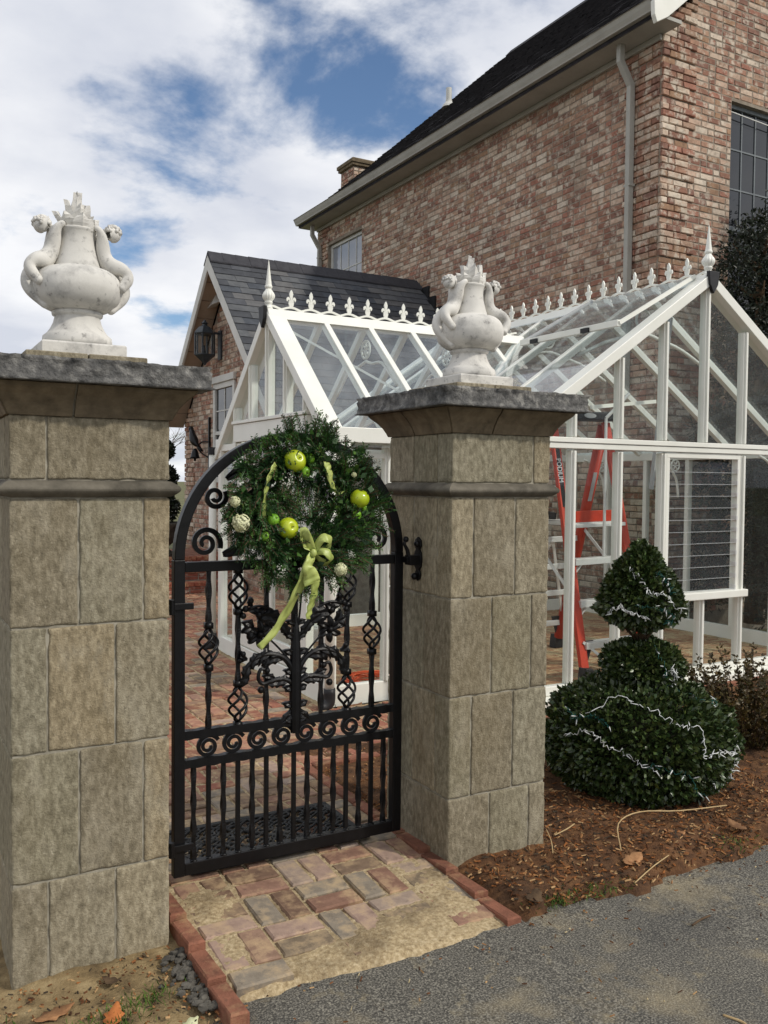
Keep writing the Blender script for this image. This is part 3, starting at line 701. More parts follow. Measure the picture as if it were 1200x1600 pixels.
for z, L, W in ((.575, .075, .022), (.64, .075, .024), (.71, .07, .024), (.78, .07, .022), (.86, .075, .022), (.93, .07, .02), (.99, .06, .018)):
    for s in (-1, 1): addm(tree, leaf((GC, z), math.pi/2-s*.62, L, W, 2, -s*.35))
    addm(tree, leaf((GC, z-.02), math.pi/2+random.uniform(-.1, .1), L*1.1, W, 2, 0))
for s in (-1, 1): addm(tree, leaf((GC, .66), -math.pi/2+s*.45, .11, .026, 2, s*.3))
for s in (-1, 1): addm(tree, leaf((GC, .62), math.pi/2-s*1.5, .075, .022, 2, -s*.5))
ipart('acanthus_trunk', tree)
for s in (-1, 1):
    X = lambda d: GC+s*d
    dirs = lambda a: a if s > 0 else math.pi-a
    def branch(pts, r0, r1, leaves, balls=()):
        m = MB(); P = spline([(X(d), GY-.014, z) for d, z in pts], 30)
        m.sweep(P, [lerp(r0, r1, i/30) for i in range(31)], 8)
        for (d, z, a, L, W, c) in leaves: addm(m, leaf((X(d), z), dirs(a), L, W, 3, c*s))
        for (d, z, r) in balls: m.ball((X(d), GY-.018, z), r, 9, 7)
        ipart('acanthus_branch', m)
    # low curling branch
    branch([(0, .745), (.05, .775), (.10, .775), (.145, .765), (.165, .79), (.155, .825), (.13, .82)], .011, .007,
           [(.02, .765, .2, .09, .028, -.3), (.07, .775, -.5, .07, .024, .3), (.09, .78, .5, .06, .018, -.2)], [(.155, .742, .015), (.128, .818, .013)])
    # middle arching branch ending in drooping leaves
    branch([(0, .79), (.05, .86), (.11, .885), (.17, .875), (.215, .84), (.228, .79)], .013, .006,
           [(.05, .86, .3, .10, .030, -.4), (.10, .885, .1, .10, .032, -.5), (.15, .882, -.3, .085, .030, -.4), (.20, .85, -.9, .075, .026, -.3), (.222, .81, -1.6, .06, .022, .3), (.21, .87, .3, .06, .020, .4), (.12, .875, -1.2, .05, .018, .2)], [(.232, .895, .012), (.245, .868, .010)])
    # thin stems to rosettes
    branch([(.01, .83), (.07, .90), (.13, .96)], .005, .004, [], [])
    ros = MB()
    for k in range(6): addm(ros, leaf((X(.158), .968), k*math.pi/3+.3, .062, .022, 1, .25))
    for k in range(3): addm(ros, leaf((X(.185), 1.0), dirs(k*.8-.8), .06, .022, 2, .3))
    ros.ball((X(.158), GY-.022, .968), .014, 9, 7); ipart('leaf_rosette', ros)
    # tall branch with trefoil tips
    branch([(.0, .90), (.04, .985), (.10, 1.06), (.16, 1.085), (.215, 1.075)], .008, .005,
           [(.06, .99, .9, .11, .030, -.4), (.03, .95, 1.2, .09, .026, -.3), (.14, 1.08, -.9, .07, .024, .4), (.17, 1.085, -.7, .06, .022, .4), (.19, 1.085, .8, .05, .018, .4), (.12, 1.06, -1.4, .08, .026, -.3)],
           [(.222, 1.078, .014), (.232, 1.05, .013), (.20, 1.11, .013), (.165, 1.05, .015)])
    branch([(.0, .93), (.018, 1.05), (.03, 1.20)], .005, .004, [], [])
    ipart('leaf_cluster', leaf((X(.06), 1.02), dirs(.5), .12, .038, 3, -.3*s))
# hinges on the left, latch on the right pillar
for z in (1.105, .155):
    m = MB(); m.box(GX0-.03, GX0+.075, GY-.032, GY-.020, z-.013, z+.013); m.sweep([(GX0-.012, GY-.03, z-.03), (GX0-.012, GY-.03, z+.03)], .012, 10); m.box(.862, GX0-.01, GY-.036, GY-.016, z-.010, z+.010); ipart('hinge', m, bevel=.002)
lt = MB(); lt.box(GX1-.01, 2.056, GY-.07, GY-.055, 1.245, 1.262); lt.box(GX1-.012, GX1+.01, GY-.075, GY-.01, 1.24, 1.267); ipart('latch_bar', lt, bevel=.002)
latch = thing('gate_latch', 'ornate black iron latch plate fixed to the inner side of the right pillar', 'latch', (2.05, 3.32, 1.17))
pl = MB()
prof = [(0, -.095), (.016, -.085), (.022, -.065), (.012, -.045), (.026, -.03), (.030, 0), (.026, .03), (.014, .045), (.026, .06), (.022, .085), (0, .10)]
poly = [(3.322+a, 1.255+b) for a, b in prof]+[(3.322-a, 1.255+b) for a, b in reversed(prof[1:-1])]
pl.prism(poly, 'x', 2.044, 2.0545); pl.build('back_plate', IR, latch, bevel=.002)
la = MB(); la.box(1.995, 2.047, 3.298, 3.346, 1.232, 1.275); la.sweep(spline([(2.0, 3.322, 1.27), (1.992, 3.322, 1.30), (1.978, 3.322, 1.325), (1.985, 3.322, 1.345)], 12), [.010-.0003*i for i in range(13)], 8); la.ball((1.985, 3.322, 1.345), .014, 8, 6); 
for y_, z_ in ((3.31, 1.325), (3.33, 1.18)): MB().ball((2.036, y_, z_), .016, 8, 6).build('rosette', IR, latch, smooth=True)
la.build('catch', IR, latch, bevel=.002)

# ------------------------------------------------------------------ rubber door mat behind the gate
mat_t = thing('door_mat', 'black rubber scrollwork door mat on the bricks behind the gate', 'door mat', (1.47, 3.66, 0))
mx0, mx1, my0, my1 = 1.06, 1.88, 3.43, 3.90
m = MB(); m.box(mx0, mx1, my0, my0+.03, .006, .018); m.box(mx0, mx1, my1-.03, my1, .006, .018); m.box(mx0, mx0+.03, my0+.03, my1-.03, .006, .018); m.box(mx1-.03, mx1, my0+.03, my1-.03, .006, .018)
m.build('border', MT['rubber'], mat_t, bevel=.003)
m = MB(); rr = random.Random(5)
for j in range(7):
    for i in range(12):
        x = mx0+.055+i*.0655; y = my0+.06+j*.059; a0 = (i+j) % 4*math.pi/2
        P = [(x+(.036-.02*u)*math.cos(a0+u*4.6), y+(.032-.018*u)*math.sin(a0+u*4.6), .0125) for u in [q/12 for q in range(13)]]
        m.sweep(P, [.0075-.002*q/12 for q in range(13)], 6)
        P = [(x-.036, y-.03, .011), (x, y+rr.uniform(-.01, .01), .013), (x+.036, y+.03, .011)]; m.sweep(spline(P, 6), .006, 6)
m.build('scroll_lattice', MT['rubber'], mat_t, smooth=True)

# ------------------------------------------------------------------ wreath
WC = Vector((1.500, GY-.05, 1.492))
wreath = thing('evergreen_wreath', 'evergreen wreath with green apples and a pale ribbon bow hanging on the gate', 'wreath', WC)
nv = []; nf = []; ncol = []
def needle(p, d, L, w, c):
    d = d.normalized(); a = d.cross(Vector((random.uniform(-1, 1), random.uniform(-1, 1), random.uniform(-1, 1))))
    if a.length < 1e-3: return
    a = a.normalized()*w; o = len(nv)
    nv.extend([p-a*.6, p+d*L*.5-a, p+d*L, p+d*L*.5+a]); nf.append((o, o+1, o+2, o+3)); ncol.extend([c]*4)
stems = MB()
def sprig(p, d, L, kind, c):
    d = d.normalized(); side = d.cross(Vector((0, -1, .2))).normalized(); K = int(L/.0042)
    tip = p+d*L+Vector((0, -.02, -.25*L*random.random()))
    if kind == 'fir':
        stems.sweep([p, (p+tip)/2, tip], .0018, 4)
        for i in range(K):
            u = (i+1)/K; q = p.lerp(tip, u); nl = .020*(1-.45*u)
            for s in (-1, 1):
                dd = side*s+d*.55+Vector((random.uniform(-.15, .15), random.uniform(-.45, .1), random.uniform(-.15, .15))); needle(q, dd, nl*random.uniform(.8, 1.2), .0021, c)
    elif kind == 'pine':
        for i in range(46):
            dd = d+Vector((random.gauss(0, .38), random.gauss(0, .3), random.gauss(0, .38))); needle(p+d*L*.25*random.random(), dd, L*random.uniform(.75, 1.05), .0013, c)
    else:
        stems.sweep([p, (p+tip)/2, tip], .0016, 4)
        for i in range(int(K*.6)):
            u = (i+1)/(K*.6); q = p.lerp(tip, u)
            for s in (-1, 1):
                dd = side*s*(.9)+d*.8+Vector((random.uniform(-.3, .3), random.uniform(-.5, .2), random.uniform(-.3, .3)))
                for h in range(3): needle(q+dd.normalized()*.007*h, dd+Vector((random.gauss(0, .3), random.gauss(0, .3), random.gauss(0, .3))), .011, .0031, c)
cols = {'fir': [(.85, 1.05, .95), (1.1, 1.3, 1.0), (.6, .75, .7)], 'pine': [(1.0, 1.3, 1.05), (.75, 1.0, .8)], 'cedar': [(1.9, 1.9, 1.0), (1.5, 1.6, .9), (1.1, 1.25, .8)]}
for i in range(640):
    a = random.uniform(0, 2*math.pi); layer = random.random(); rr = random.gauss(.205, .062)
    rr = min(max(rr, .07), .30)
    p = WC+Vector((rr*math.cos(a), -.015-.07*random.random()*(1-abs(rr-.22)/.16), rr*math.sin(a)))
    out = (rr-.20)/.10
    d = Vector((math.cos(a)*out-math.sin(a)*.75, -.45-.5*random.random(), math.sin(a)*out+math.cos(a)*.75))+Vector((random.gauss(0, .45), random.gauss(0, .2), random.gauss(0, .45)))
    kind = random.choices(['fir', 'pine', 'cedar'], [.5, .2, .3])[0]
    L = {'fir': random.uniform(.07, .115), 'pine': random.uniform(.07, .11), 'cedar': random.uniform(.05, .09)}[kind]
    sprig(p, d, L, kind, random.choice(cols[kind]))
for i in range(120):                       # an outer fringe of loose tips
    a = random.uniform(0, 2*math.pi); rr = random.uniform(.225, .275); p = WC+Vector((rr*math.cos(a), -.03*random.random(), rr*math.sin(a)))
    d = Vector((math.cos(a)+random.gauss(0, .4), -.25*random.random(), math.sin(a)+random.gauss(0, .4)))
    k = random.choice(['fir', 'cedar', 'fir']); sprig(p, d, random.uniform(.06, .10), k, random.choice(cols[k]))
for i in range(280):                       # broad glossy leaves among the needles
    a = random.uniform(0, 2*math.pi); rr = min(max(random.gauss(.22, .06), .08), .31); p = WC+Vector((rr*math.cos(a), -.05-.07*random.random(), rr*math.sin(a)))
    d = Vector((random.gauss(0, 1), -.7, random.gauss(0, 1))).normalized(); sd_ = d.cross(Vector((random.gauss(0, .5), -1, random.gauss(0, .5)))).normalized(); L = random.uniform(.022, .042); w = L*.32
    up_ = d.cross(sd_)*L*.12; o = len(nv); c = random.choice([(1.2, 1.3, .8), (.8, .95, .7), (1.7, 1.7, .9), (.6, .75, .6)])
    nv.extend([p, p+d*L*.5-sd_*w+up_, p+d*L, p+d*L*.5+sd_*w+up_]); nf.append((o, o+1, o+2, o+3)); ncol.extend([c]*4)
for (a, L) in ((1.75, .14), (1.45, .15), (1.30, .13), (2.2, .10), (2.55, .12), (.5, .12), (3.2, .12), (-1.1, .11), (-2.1, .12), (-1.75, .13)):
    for q in range(4):
        p = WC+Vector((.25*math.cos(a), -.02, .25*math.sin(a))); d = Vector((math.cos(a+random.gauss(0, .18)), -.1, math.sin(a+random.gauss(0, .18)))); k = 'fir' if q % 2 else 'cedar'; sprig(p, d, L*random.uniform(.75, 1), k, random.choice(cols[k]))
V = np.array([tuple(v) for v in nv]); o = bpy.data.objects.new('needles', npmesh('needles', V, np.array(nf), MT['fir'], np.array(ncol))); COL.objects.link(o); adopt(o, wreath); o['kind'] = 'stuff'
stems.build('twigs', MT['stem'], wreath, fix=False, kind='stuff')
MB().sweep([(WC.x+.205*math.cos(a), GY-.046, WC.z+.205*math.sin(a)) for a in [2*math.pi*i/40 for i in range(40)]], [.046+.014*math.sin(i*2.7)+.010*math.sin(i*5.1) for i in range(40)], 9, shape=[(math.cos(k*.698)*1.0, math.sin(k*.698)*.5) for k in range(9)], up=(0, 1, 0), closed=True).build('wreath_backing_ring', mat('dark_backing', [(.3, S(18, 22, 14)), (.7, S(36, 44, 24))], 30, .95, 1.0, 60, bdist=.02), wreath, smooth=True)  # dark backing added so the pale greenhouse doesn't show through the needles
def fruit(c, r, m, name, tilt):
    prof = []; K = 18
    for i in range(K+1):
        t = -math.pi/2+math.pi*i/K; rr = math.cos(t); z = math.sin(t)*.93
        if t > 1.0: z -= .26*((t-1.0)/.57)**2
        if t < -1.1: z += .14*((-1.1-t)/.47)**2
        prof.append((max(rr*r, .0004), z*r))
    mb = MB().lathe(prof, (0, 0, 0), 24); me = mb.mesh(name, m, True)
    o = inst(name, me, wreath, c, tilt); 
    st = MB().sweep([(0, 0, r*.62), (.002, 0, r*.85), (.004, .001, r*1.0)], .0016, 6).build('stalk', MT['stem'], None); st.parent = o
    return o
for (c, r, tilt) in ((Vector((1.4195, 3.2370, 1.6758)), .0445, (1.2, .3, 0)), (Vector((1.3909, 3.2370, 1.4097)), .0425, (1.35, .45, 0)), (Vector((1.7104, 3.2370, 1.5256)), .041, (.25, .1, 0))): fruit(c, r, MT['apple'], 'apple', tilt)
for (c, r) in ((Vector((1.4965, 3.2720, 1.6881)), .0235), (Vector((1.4687, 3.2470, 1.6309)), .024), (Vector((1.3323, 3.2470, 1.4430)), .0255), (Vector((1.2977, 3.2470, 1.3783)), .0195), (Vector((1.6984, 3.2470, 1.4566)), .0235), (Vector((1.7566, 3.2720, 1.4765)), .019)): fruit(c, r, MT['lime'], 'lime_fruit', (random.uniform(.6, 1.8), random.uniform(-1, 1), 0))
for (c, r, m) in ((Vector((1.1863, 3.2170, 1.4341)), .034, 'flower'), (Vector((1.1629, 3.2170, 1.5149)), .020, 'flower'), (Vector((1.6142, 3.2170, 1.2373)), .026, 'flower'), (Vector((1.3480, 3.2170, 1.2407)), .024, 'wfl'), (Vector((1.6572, 3.2170, 1.6748)), .022, 'wfl'), (Vector((1.3730, 3.2170, 1.5944)), .030, 'wfl'), (Vector((1.6605, 3.2170, 1.2984)), .018, 'wfl'), (Vector((1.6723, 3.2170, 1.6229)), .010, 'flower')):
    mb = MB()
    for k in range(70 if m == 'flower' else 55):
        q = Vector((random.gauss(0, 1), random.gauss(0, 1), random.gauss(0, 1))).normalized(); q.y = -abs(q.y); sp = 1 if m == 'flower' else random.uniform(.5, 1.25)
        p = c+q*r*sp; a = q.cross(Vector((0, 0, 1))).normalized(); b = q.cross(a); w = r*(.22 if m == 'flower' else .11)
        th = random.uniform(0, 3)
        a2 = (a*math.cos(th)+b*math.sin(th))*w; b2 = (b*math.cos(th)-a*math.sin(th))*w
        mb.add([p-a2, p-b2*.9+q*.002, p+a2, p+b2*.9+q*.002, p+q*w*.5], [(0, 1, 4), (1, 2, 4), (2, 3, 4), (3, 0, 4)])
    if m == 'flower': mb.ball(c, r*.9, 10, 8)
    mb.build('flower_head', MT[m], wreath, fix=False)
def ribbon(name, pts, w, twist=None, up=(0, 1, 0), parent=None):
    P = spline(pts, 30); m = MB(); vs = []
    for i, p in enumerate(P):
        t = (P[min(i+1, 30)]-P[max(i-1, 0)]).normalized(); a = t.cross(Vector(up)).normalized(); b = a.cross(t)
        th = (twist(i/30) if twist else 0); ww = w(i/30) if callable(w) else w
        d = (a*math.cos(th)+b*math.sin(th)); nrm = d.cross(t)
        for q in (-1, -.33, .33, 1): vs.append(p+d*q*ww/2+nrm*.003*math.sin(i*.9+q*2))
    m.add(vs, [(i*4+k, i*4+k+1, (i+1)*4+k+1, (i+1)*4+k) for i in range(30) for k in range(3)])
    o = m.build(name, MT['ribbon'], parent or wreath, smooth=True, fix=False); s = o.modifiers.new('solid', 'SOLIDIFY'); s.thickness = .0012; s.offset = 0
    return o
bow = ribbon('ribbon_bow', [Vector((1.4931, 3.2220, 1.3138)), Vector((1.4482, 3.1920, 1.3857)), Vector((1.4406, 3.2120, 1.3923)), Vector((1.4554, 3.2320, 1.3449)), Vector((1.4880, 3.2170, 1.3117))], lambda u: .030+.012*math.sin(math.pi*u), lambda u: .5+.6*u)
ribbon('bow_loop', [Vector((1.4959, 3.2220, 1.3137)), Vector((1.5180, 3.1920, 1.3663)), Vector((1.5492, 3.1920, 1.3630)), Vector((1.5578, 3.2270, 1.3269)), Vector((1.4992, 3.2170, 1.3088))], lambda u: .022+.02*math.sin(math.pi*u), lambda u: .9-.7*u, parent=bow)
ribbon('bow_loop', [Vector((1.4959, 3.2220, 1.3137)), Vector((1.5301, 3.1870, 1.3152)), Vector((1.5583, 3.1920, 1.2882)), Vector((1.5473, 3.2220, 1.2655)), Vector((1.4964, 3.2170, 1.3038))], lambda u: .022+.018*math.sin(math.pi*u), lambda u: .2+.8*u, parent=bow)
MB().ball(Vector((1.4889, 3.2070, 1.3099)), .014, 10, 8, (1, .9, 1.2)).build('bow_knot', MT['ribbon'], bow, smooth=True)
ribbon('ribbon_tail', [Vector((1.4857, 3.2120, 1.3045)), Vector((1.4601, 3.1920, 1.2586)), Vector((1.4761, 3.2020, 1.2188)), Vector((1.4842, 3.2070, 1.1847))], lambda u: .034+.042*u, lambda u: .25*math.sin(u*7))
ribbon('ribbon_tail', [Vector((1.4847, 3.2220, 1.2986)), Vector((1.4545, 3.2220, 1.2178)), Vector((1.4278, 3.2420, 1.1402)), Vector((1.3913, 3.2720, 1.0563)), Vector((1.3463, 3.2820, 0.9861)), Vector((1.2895, 3.2820, 0.9343))], lambda u: .040+.012*math.sin(u*5), lambda u: .15+.35*math.sin(u*4))
ribbon('ribbon_tail', [Vector((1.5099, 3.2320, 1.1937)), Vector((1.5110, 3.2520, 1.1344)), Vector((1.5036, 3.2720, 1.0749)), Vector((1.4999, 3.2820, 1.0319))], lambda u: .040-.010*u, lambda u: .2+.3*u)
ribbon('ribbon_strand', [Vector((1.3399, 3.2420, 1.6618)), Vector((1.3052, 3.2220, 1.6113)), Vector((1.2936, 3.2320, 1.5440)), Vector((1.2901, 3.2420, 1.4488))], .026, lambda u: .3+.4*math.sin(u*3))
ribbon('ribbon_strand', [Vector((1.5595, 3.2420, 1.6734)), Vector((1.5615, 3.2220, 1.6397)), Vector((1.5783, 3.2320, 1.5882)), Vector((1.6116, 3.2520, 1.5543)), Vector((1.6450, 3.2720, 1.5620))], .030, lambda u: .1+.7*u)
# ------------------------------------------------------------------ brickwork
BCOL = [S(138, 102, 86), S(150, 114, 97), S(160, 126, 107), S(130, 95, 81), S(168, 138, 118), S(152, 122, 99), S(188, 168, 150), S(198, 184, 168), S(152, 108, 92), S(158, 132, 114), S(182, 158, 140), S(130, 98, 86)]
def brick_mb(k, col, l, h, d=.05):
    """front face towards -Y, chamfered, origin at the face's centre"""
    rr = random.Random(k); b = .007; vs = []; j = lambda a=.0025: rr.uniform(-a, a)
    for i in range(3):
        y = (d, b, 0)[i]; ins = (0, 0, b)[i]
        for sx, sz in ((-1,-1),(1,-1),(1,1),(-1,1)): vs.append((sx*(l/2-ins)+j(), y+(j(.004) if i == 2 else 0), sz*(h/2-ins)+j(.0018)))
    return MB().add(vs, [(8, 9, 10, 11)]+[(i*4+q, i*4+(q+1) % 4, (i+1)*4+(q+1) % 4, (i+1)*4+q) for i in range(2) for q in range(4)], col)
CH, BL, HL = .078, .228, .114
FULL = [brick_mb(k, BCOL[k % 12], BL-.011, CH-.011).mesh('brick', MT['brick']) for k in range(24)]
HALF = [brick_mb(50+k, BCOL[(k*5) % 12], HL-.011, CH-.011).mesh('brick', MT['brick']) for k in range(24)]
def brick_wall(part, axis, c, a0, a1, z0, z1, sgn, hole=None, inside=None, near=None, nmax=300, proud=None, seed=0):
    """axis 'x': wall in the plane X=c running along Y, face towards sgn*X; axis 'y' likewise.  Mixed stretchers and headers."""
    out = []; row = 0; z = z0; rr = random.Random(seed)
    while z+CH <= z1+.02:
        a = a0+(0 if row % 2 == 0 else -HL/1.0+.0)
        off = 0 if row % 2 == 0 else HL; a = a0; first = True
        while a < a1-.03:
            L = HL if (first and row % 2) or rr.random() < .16 else BL
            first = False
            if a+L > a1-.02: L = a1-a
            if L < .05: break
            zc = z+CH/2; a_, b_ = a, a+L
            if hole and hole[2]-.02 < zc < hole[3]+.02:            # cut the brick at the window opening
                if a_ < hole[0] < b_: b_ = hole[0]
                elif a_ < hole[1] < b_: a_ = hole[1]
                elif a_ >= hole[0] and b_ <= hole[1]: b_ = a_
            if b_-a_ > .03 and not (inside and not inside((a_+b_)/2, zc)): out.append(((a_+b_)/2, zc, b_-a_, row))
            a += L
        z += CH; row += 1
    if near: out.sort(key=near)
    rest = MB()
    for n, (m, zc, L, row) in enumerate(out):
        p = proud(m, zc) if proud else 0
        rz = {('y', -1): 0, ('x', -1): -math.pi/2}[(axis, sgn)]
        loc = (c-p, m, zc) if axis == 'x' else (m, c-p, zc)
        k = rr.randrange(24)
        std = abs(L-BL) < .002 or abs(L-HL) < .002
        if n < nmax and std: inst('brick', (FULL if abs(L-BL) < .002 else HALF)[k], part, loc, (0, 0, rz))
        else:
            b = brick_mb(n+seed, BCOL[k % 12], L-.011, CH-.011)
            if axis == 'x': rest.add([(loc[0]+v[1], loc[1]-v[0], loc[2]+v[2]) for v in b.v], b.f, b.c[0])
            else: rest.add([(loc[0]+v[0], loc[1]+v[1], loc[2]+v[2]) for v in b.v], b.f, b.c[0])
    if rest.v: rest.build('far_bricks', MT['brick'], part, kind='stuff')

def window(parent, axis, c, a0, a1, z0, z1, cols, rows, glass, fw=.05, sash=True, depth=.07, m=None):
    """framed sash window set in the plane axis=c; the outside looks towards the negative axis"""
    m = m or MT['trim']
    def bx(mb, p0, p1, q0, q1, d0, d1):
        if axis == 'x': mb.box(c+d0, c+d1, p0, p1, q0, q1)
        else: mb.box(p0, p1, c+d0, c+d1, q0, q1)
        return mb
    fr = MB(); bx(fr, a0, a0+fw, z0, z1, 0, depth); bx(fr, a1-fw, a1, z0, z1, 0, depth); bx(fr, a0+fw, a1-fw, z1-fw, z1, 0, depth); bx(fr, a0+fw, a1-fw, z0, z0+fw, 0, depth)
    w = fr.build('window', m, parent, bevel=.004)
    i0, i1, k0, k1 = a0+fw, a1-fw, z0+fw, z1-fw; t = .018
    if sash: bx(MB(), i0, i1, (k0+k1)/2-.028, (k0+k1)/2+.028, .012, .05).build('meeting_rail', m, w, bevel=.003)
    for a in range(1, cols):
        x = lerp(i0, i1, a/cols); bx(MB(), x-t/2, x+t/2, k0, k1, .022, .044).build('glazing_bar', m, w)
    for b in range(1, rows):
        z = lerp(k0, k1, b/rows)
        if sash and abs(b/rows-.5) < .01: continue
        bx(MB(), i0, i1, z-t/2, z+t/2, .0225, .0435).build('glazing_bar', m, w)
    for a in range(cols):
        for b in range(rows):
            bx(MB(), lerp(i0, i1, a/cols), lerp(i0, i1, (a+1)/cols), lerp(k0, k1, b/rows), lerp(k0, k1, (b+1)/rows), .0335, .0385).build('pane', glass, w)
    return w

# ------------------------------------------------------------------ main brick house
HX, HY, HYE, HZ = 8.0, 7.64, 17.1, 6.93
house = thing('brick_house', 'two storey old brick house with dark roof and grey gutter behind the greenhouse', 'house', (10.5, 12, 0))
wy0, wy1, wz0, wz1 = 15.15, 16.62, 4.2, 6.42
gx0, gx1, gz0, gz1 = 9.22, 10.35, 3.30, 6.36
SL = .88; EX, EZ = 7.62, 7.03; RX = 13.1; RZ = EZ+SL*(RX-EX)
# backing walls carry the mortar; window openings are left out
wl_ = MB(); wl_.box(HX+.006, HX+.25, HY+.006, wy0, -.3, HZ); wl_.box(HX+.006, HX+.25, wy1, HYE, -.3, HZ); wl_.box(HX+.006, HX+.25, wy0, wy1, -.3, wz0); wl_.box(HX+.006, HX+.25, wy0, wy1, wz1, HZ)
long_wall = wl_.build('side_wall', MT['mortar'], house)
gw = MB(); gw.box(HX+.25, gx0, HY+.006, HY+.25, -.3, HZ); gw.box(gx1, 18.2, HY+.006, HY+.25, -.3, HZ); gw.box(gx0, gx1, HY+.006, HY+.25, -.3, gz0); gw.box(gx0, gx1, HY+.006, HY+.25, gz1, HZ)
gw.prism([(HX+.05, HZ), (18.15, HZ), (RX, RZ-.25)], 'y', HY+.006, HY+.25)
gable_wall = gw.build('gable_wall', MT['mortar'], house)
MB().prism([(HX, -.3), (18.2, -.3), (18.2, HZ), (RX, RZ-.25), (HX, HZ)], 'y', HYE-.25, HYE).build('rear_wall', MT['mortar'], house)
MB().box(17.95, 18.2, HY+.25, HYE-.25, -.3, HZ).build('far_side_wall', MT['mortar'], house)
quoin = lambda zc: 0.022 if ((zc-.036) % .468) > .078 else 0.0
brick_wall(long_wall, 'x', HX, HY+.02, HYE, .0, HZ, -1, hole=(wy0, wy1, wz0, wz1), near=lambda b: b[0]*1.0+abs(b[1]-4.6)*.9, nmax=150,
           proud=lambda m, z: quoin(z) if (m < HY+.5 or m > HYE-.5) else 0, seed=1)
brick_wall(gable_wall, 'y', HY, HX, 12.2, .0, 9.2, -1, hole=(gx0, gx1, gz0, gz1), inside=lambda m, z: z < HZ+SL*(m-HX)+.03, near=lambda b: (0 if b[1] > 3.6 else 50)+b[0]+abs(b[1]-5.4)*.5, nmax=150,
           proud=lambda m, z: quoin(z) if m < HX+.53 else 0, seed=2)
window(house, 'x', HX+.07, wy0, wy1, wz0, wz1, 4, 4, MT['paleglass'], fw=.06)
window(house, 'y', HY+.07, gx0, gx1, gz0, gz1, 4, 6, MT['winglass'], fw=.05, m=mat('grey_window_frame', [(.3, S(104, 110, 114)), (.7, S(124, 130, 132))], 4, .5))
MB().beam((gx0, HY+.03, gz1-.12), (gx1, HY+.03, gz1-.17), .010, .010).build('window_cable', MT['trim'], house)
# roof: a thick deck with overlapping shingle courses laid on it
y0r, y1r = HY-.30, HYE+.18
dk = MB(); dk.prism([(EX, EZ-.05), (RX, RZ-.05), (2*RX-EX, EZ-.05), (2*RX-EX, EZ-.17), (RX, RZ-.19), (EX, EZ-.17)], 'y', y0r+.02, y1r-.02)
roof = dk.build('roof', MT['darkroof'], house)
sh = MB(); nc = 46; rr = random.Random(9)
sl = Vector((1, 0, SL)).normalized(); nrm = Vector((-SL, 0, 1)).normalized(); Lr = (Vector((RX, 0, RZ))-Vector((EX, 0, EZ))).length
for r_ in range(nc):
    s0 = Lr*r_/nc-.02; s1 = Lr*(r_+1)/nc+.03; y = y0r+(-.12 if r_ % 2 else 0)
    while y < y1r:
        w = rr.uniform(.22, .36); ya, yb = max(y, y0r), min(y+w-.006, y1r); y += w
        if yb-ya < .02: continue
        t = rr.uniform(.008, .02); p = Vector((EX, 0, EZ-.05)); vs = []
        for (s_, h0) in ((s0, t+.012), (s1, .006)):
            for yy in (ya, yb):
                q = p+sl*s_+nrm*h0; vs.append((q.x, yy, q.z))
        q = p+sl*s0
        vs += [(q.x, ya, q.z), (q.x, yb, q.z)]
        sh.add(vs, [(0, 1, 3, 2), (4, 5, 1, 0)])
sh.build('shingle_courses', MT['darkroof'], roof, fix=False, kind='stuff')
MB().prism([(RX-.16, RZ-.15), (RX, RZ+.02), (RX+.16, RZ-.15), (RX, RZ-.06)], 'y', y0r, y1r).build('ridge_cap', MT['darkroof'], roof)
GR = mat('grey_gutter', [(.3, S(152, 150, 142)), (.7, S(172, 170, 162))], 3, .5, stain=(S(100, 96, 88), 6, .56, .8, .5))
gt = MB(); gt.prism([(EX-.115, EZ+.0), (EX-.105, EZ+.006), (EX-.085, EZ-.055), (EX-.065, EZ-.10), (EX-.06, EZ-.12), (EX+.02, EZ-.12), (EX+.02, EZ-.02), (EX+.008, EZ-.02), (EX+.008, EZ-.108), (EX-.05, EZ-.108), (EX-.075, EZ-.055), (EX-.098, EZ+.0)], 'y', y0r+.03, y1r)
gt.build('gutter', GR, house)
sf = MB(); sf.box(EX+.022, HX+.02, y0r+.03, y1r-.02, EZ-.165, EZ-.125); sf.build('soffit', GR, house)
MB().box(EX+.022, EX+.045, y0r+.031, y1r-.021, EZ-.122, EZ-.055).build('fascia', GR, house)
MB().box(HX-.045, HX+.0, HY+.0, HYE, EZ-.235, EZ-.167).build('frieze_board', GR, house, bevel=.01)
rk = MB(); rk.prism([(EX-.09, EZ-.20), (EX-.05, EZ-.28), (EX+.12, EZ-.18), (RX, RZ-.30), (RX, RZ-.045), (EX-.10, EZ-.045)], 'y', y0r-.03, y0r+.028)
rk.build('rake_board', MT['white'], house, bevel=.006)
def downspout(y, ytop, z0):
    m = MB(); P = [(EX+.15, ytop, EZ-.15), (EX+.15, ytop, EZ-.36), (HX-.075, y, EZ-.62), (HX-.075, y, EZ-.74), (HX-.075, y, z0)]
    m.sweep(P, 1, shape=[(-.042, -.034), (.042, -.034), (.042, .034), (-.042, .034)], up=(0, 1, 0)); o = m.build('downspout', GR, house, bevel=.008)
    for z in (z0+.8, z0+2.6): MB().box(HX-.118, HX-.028, y-.05, y+.05, z, z+.03).build('strap', GR, o)
downspout(8.06, 8.08, 2.6); downspout(16.88, 16.9, 3.6)
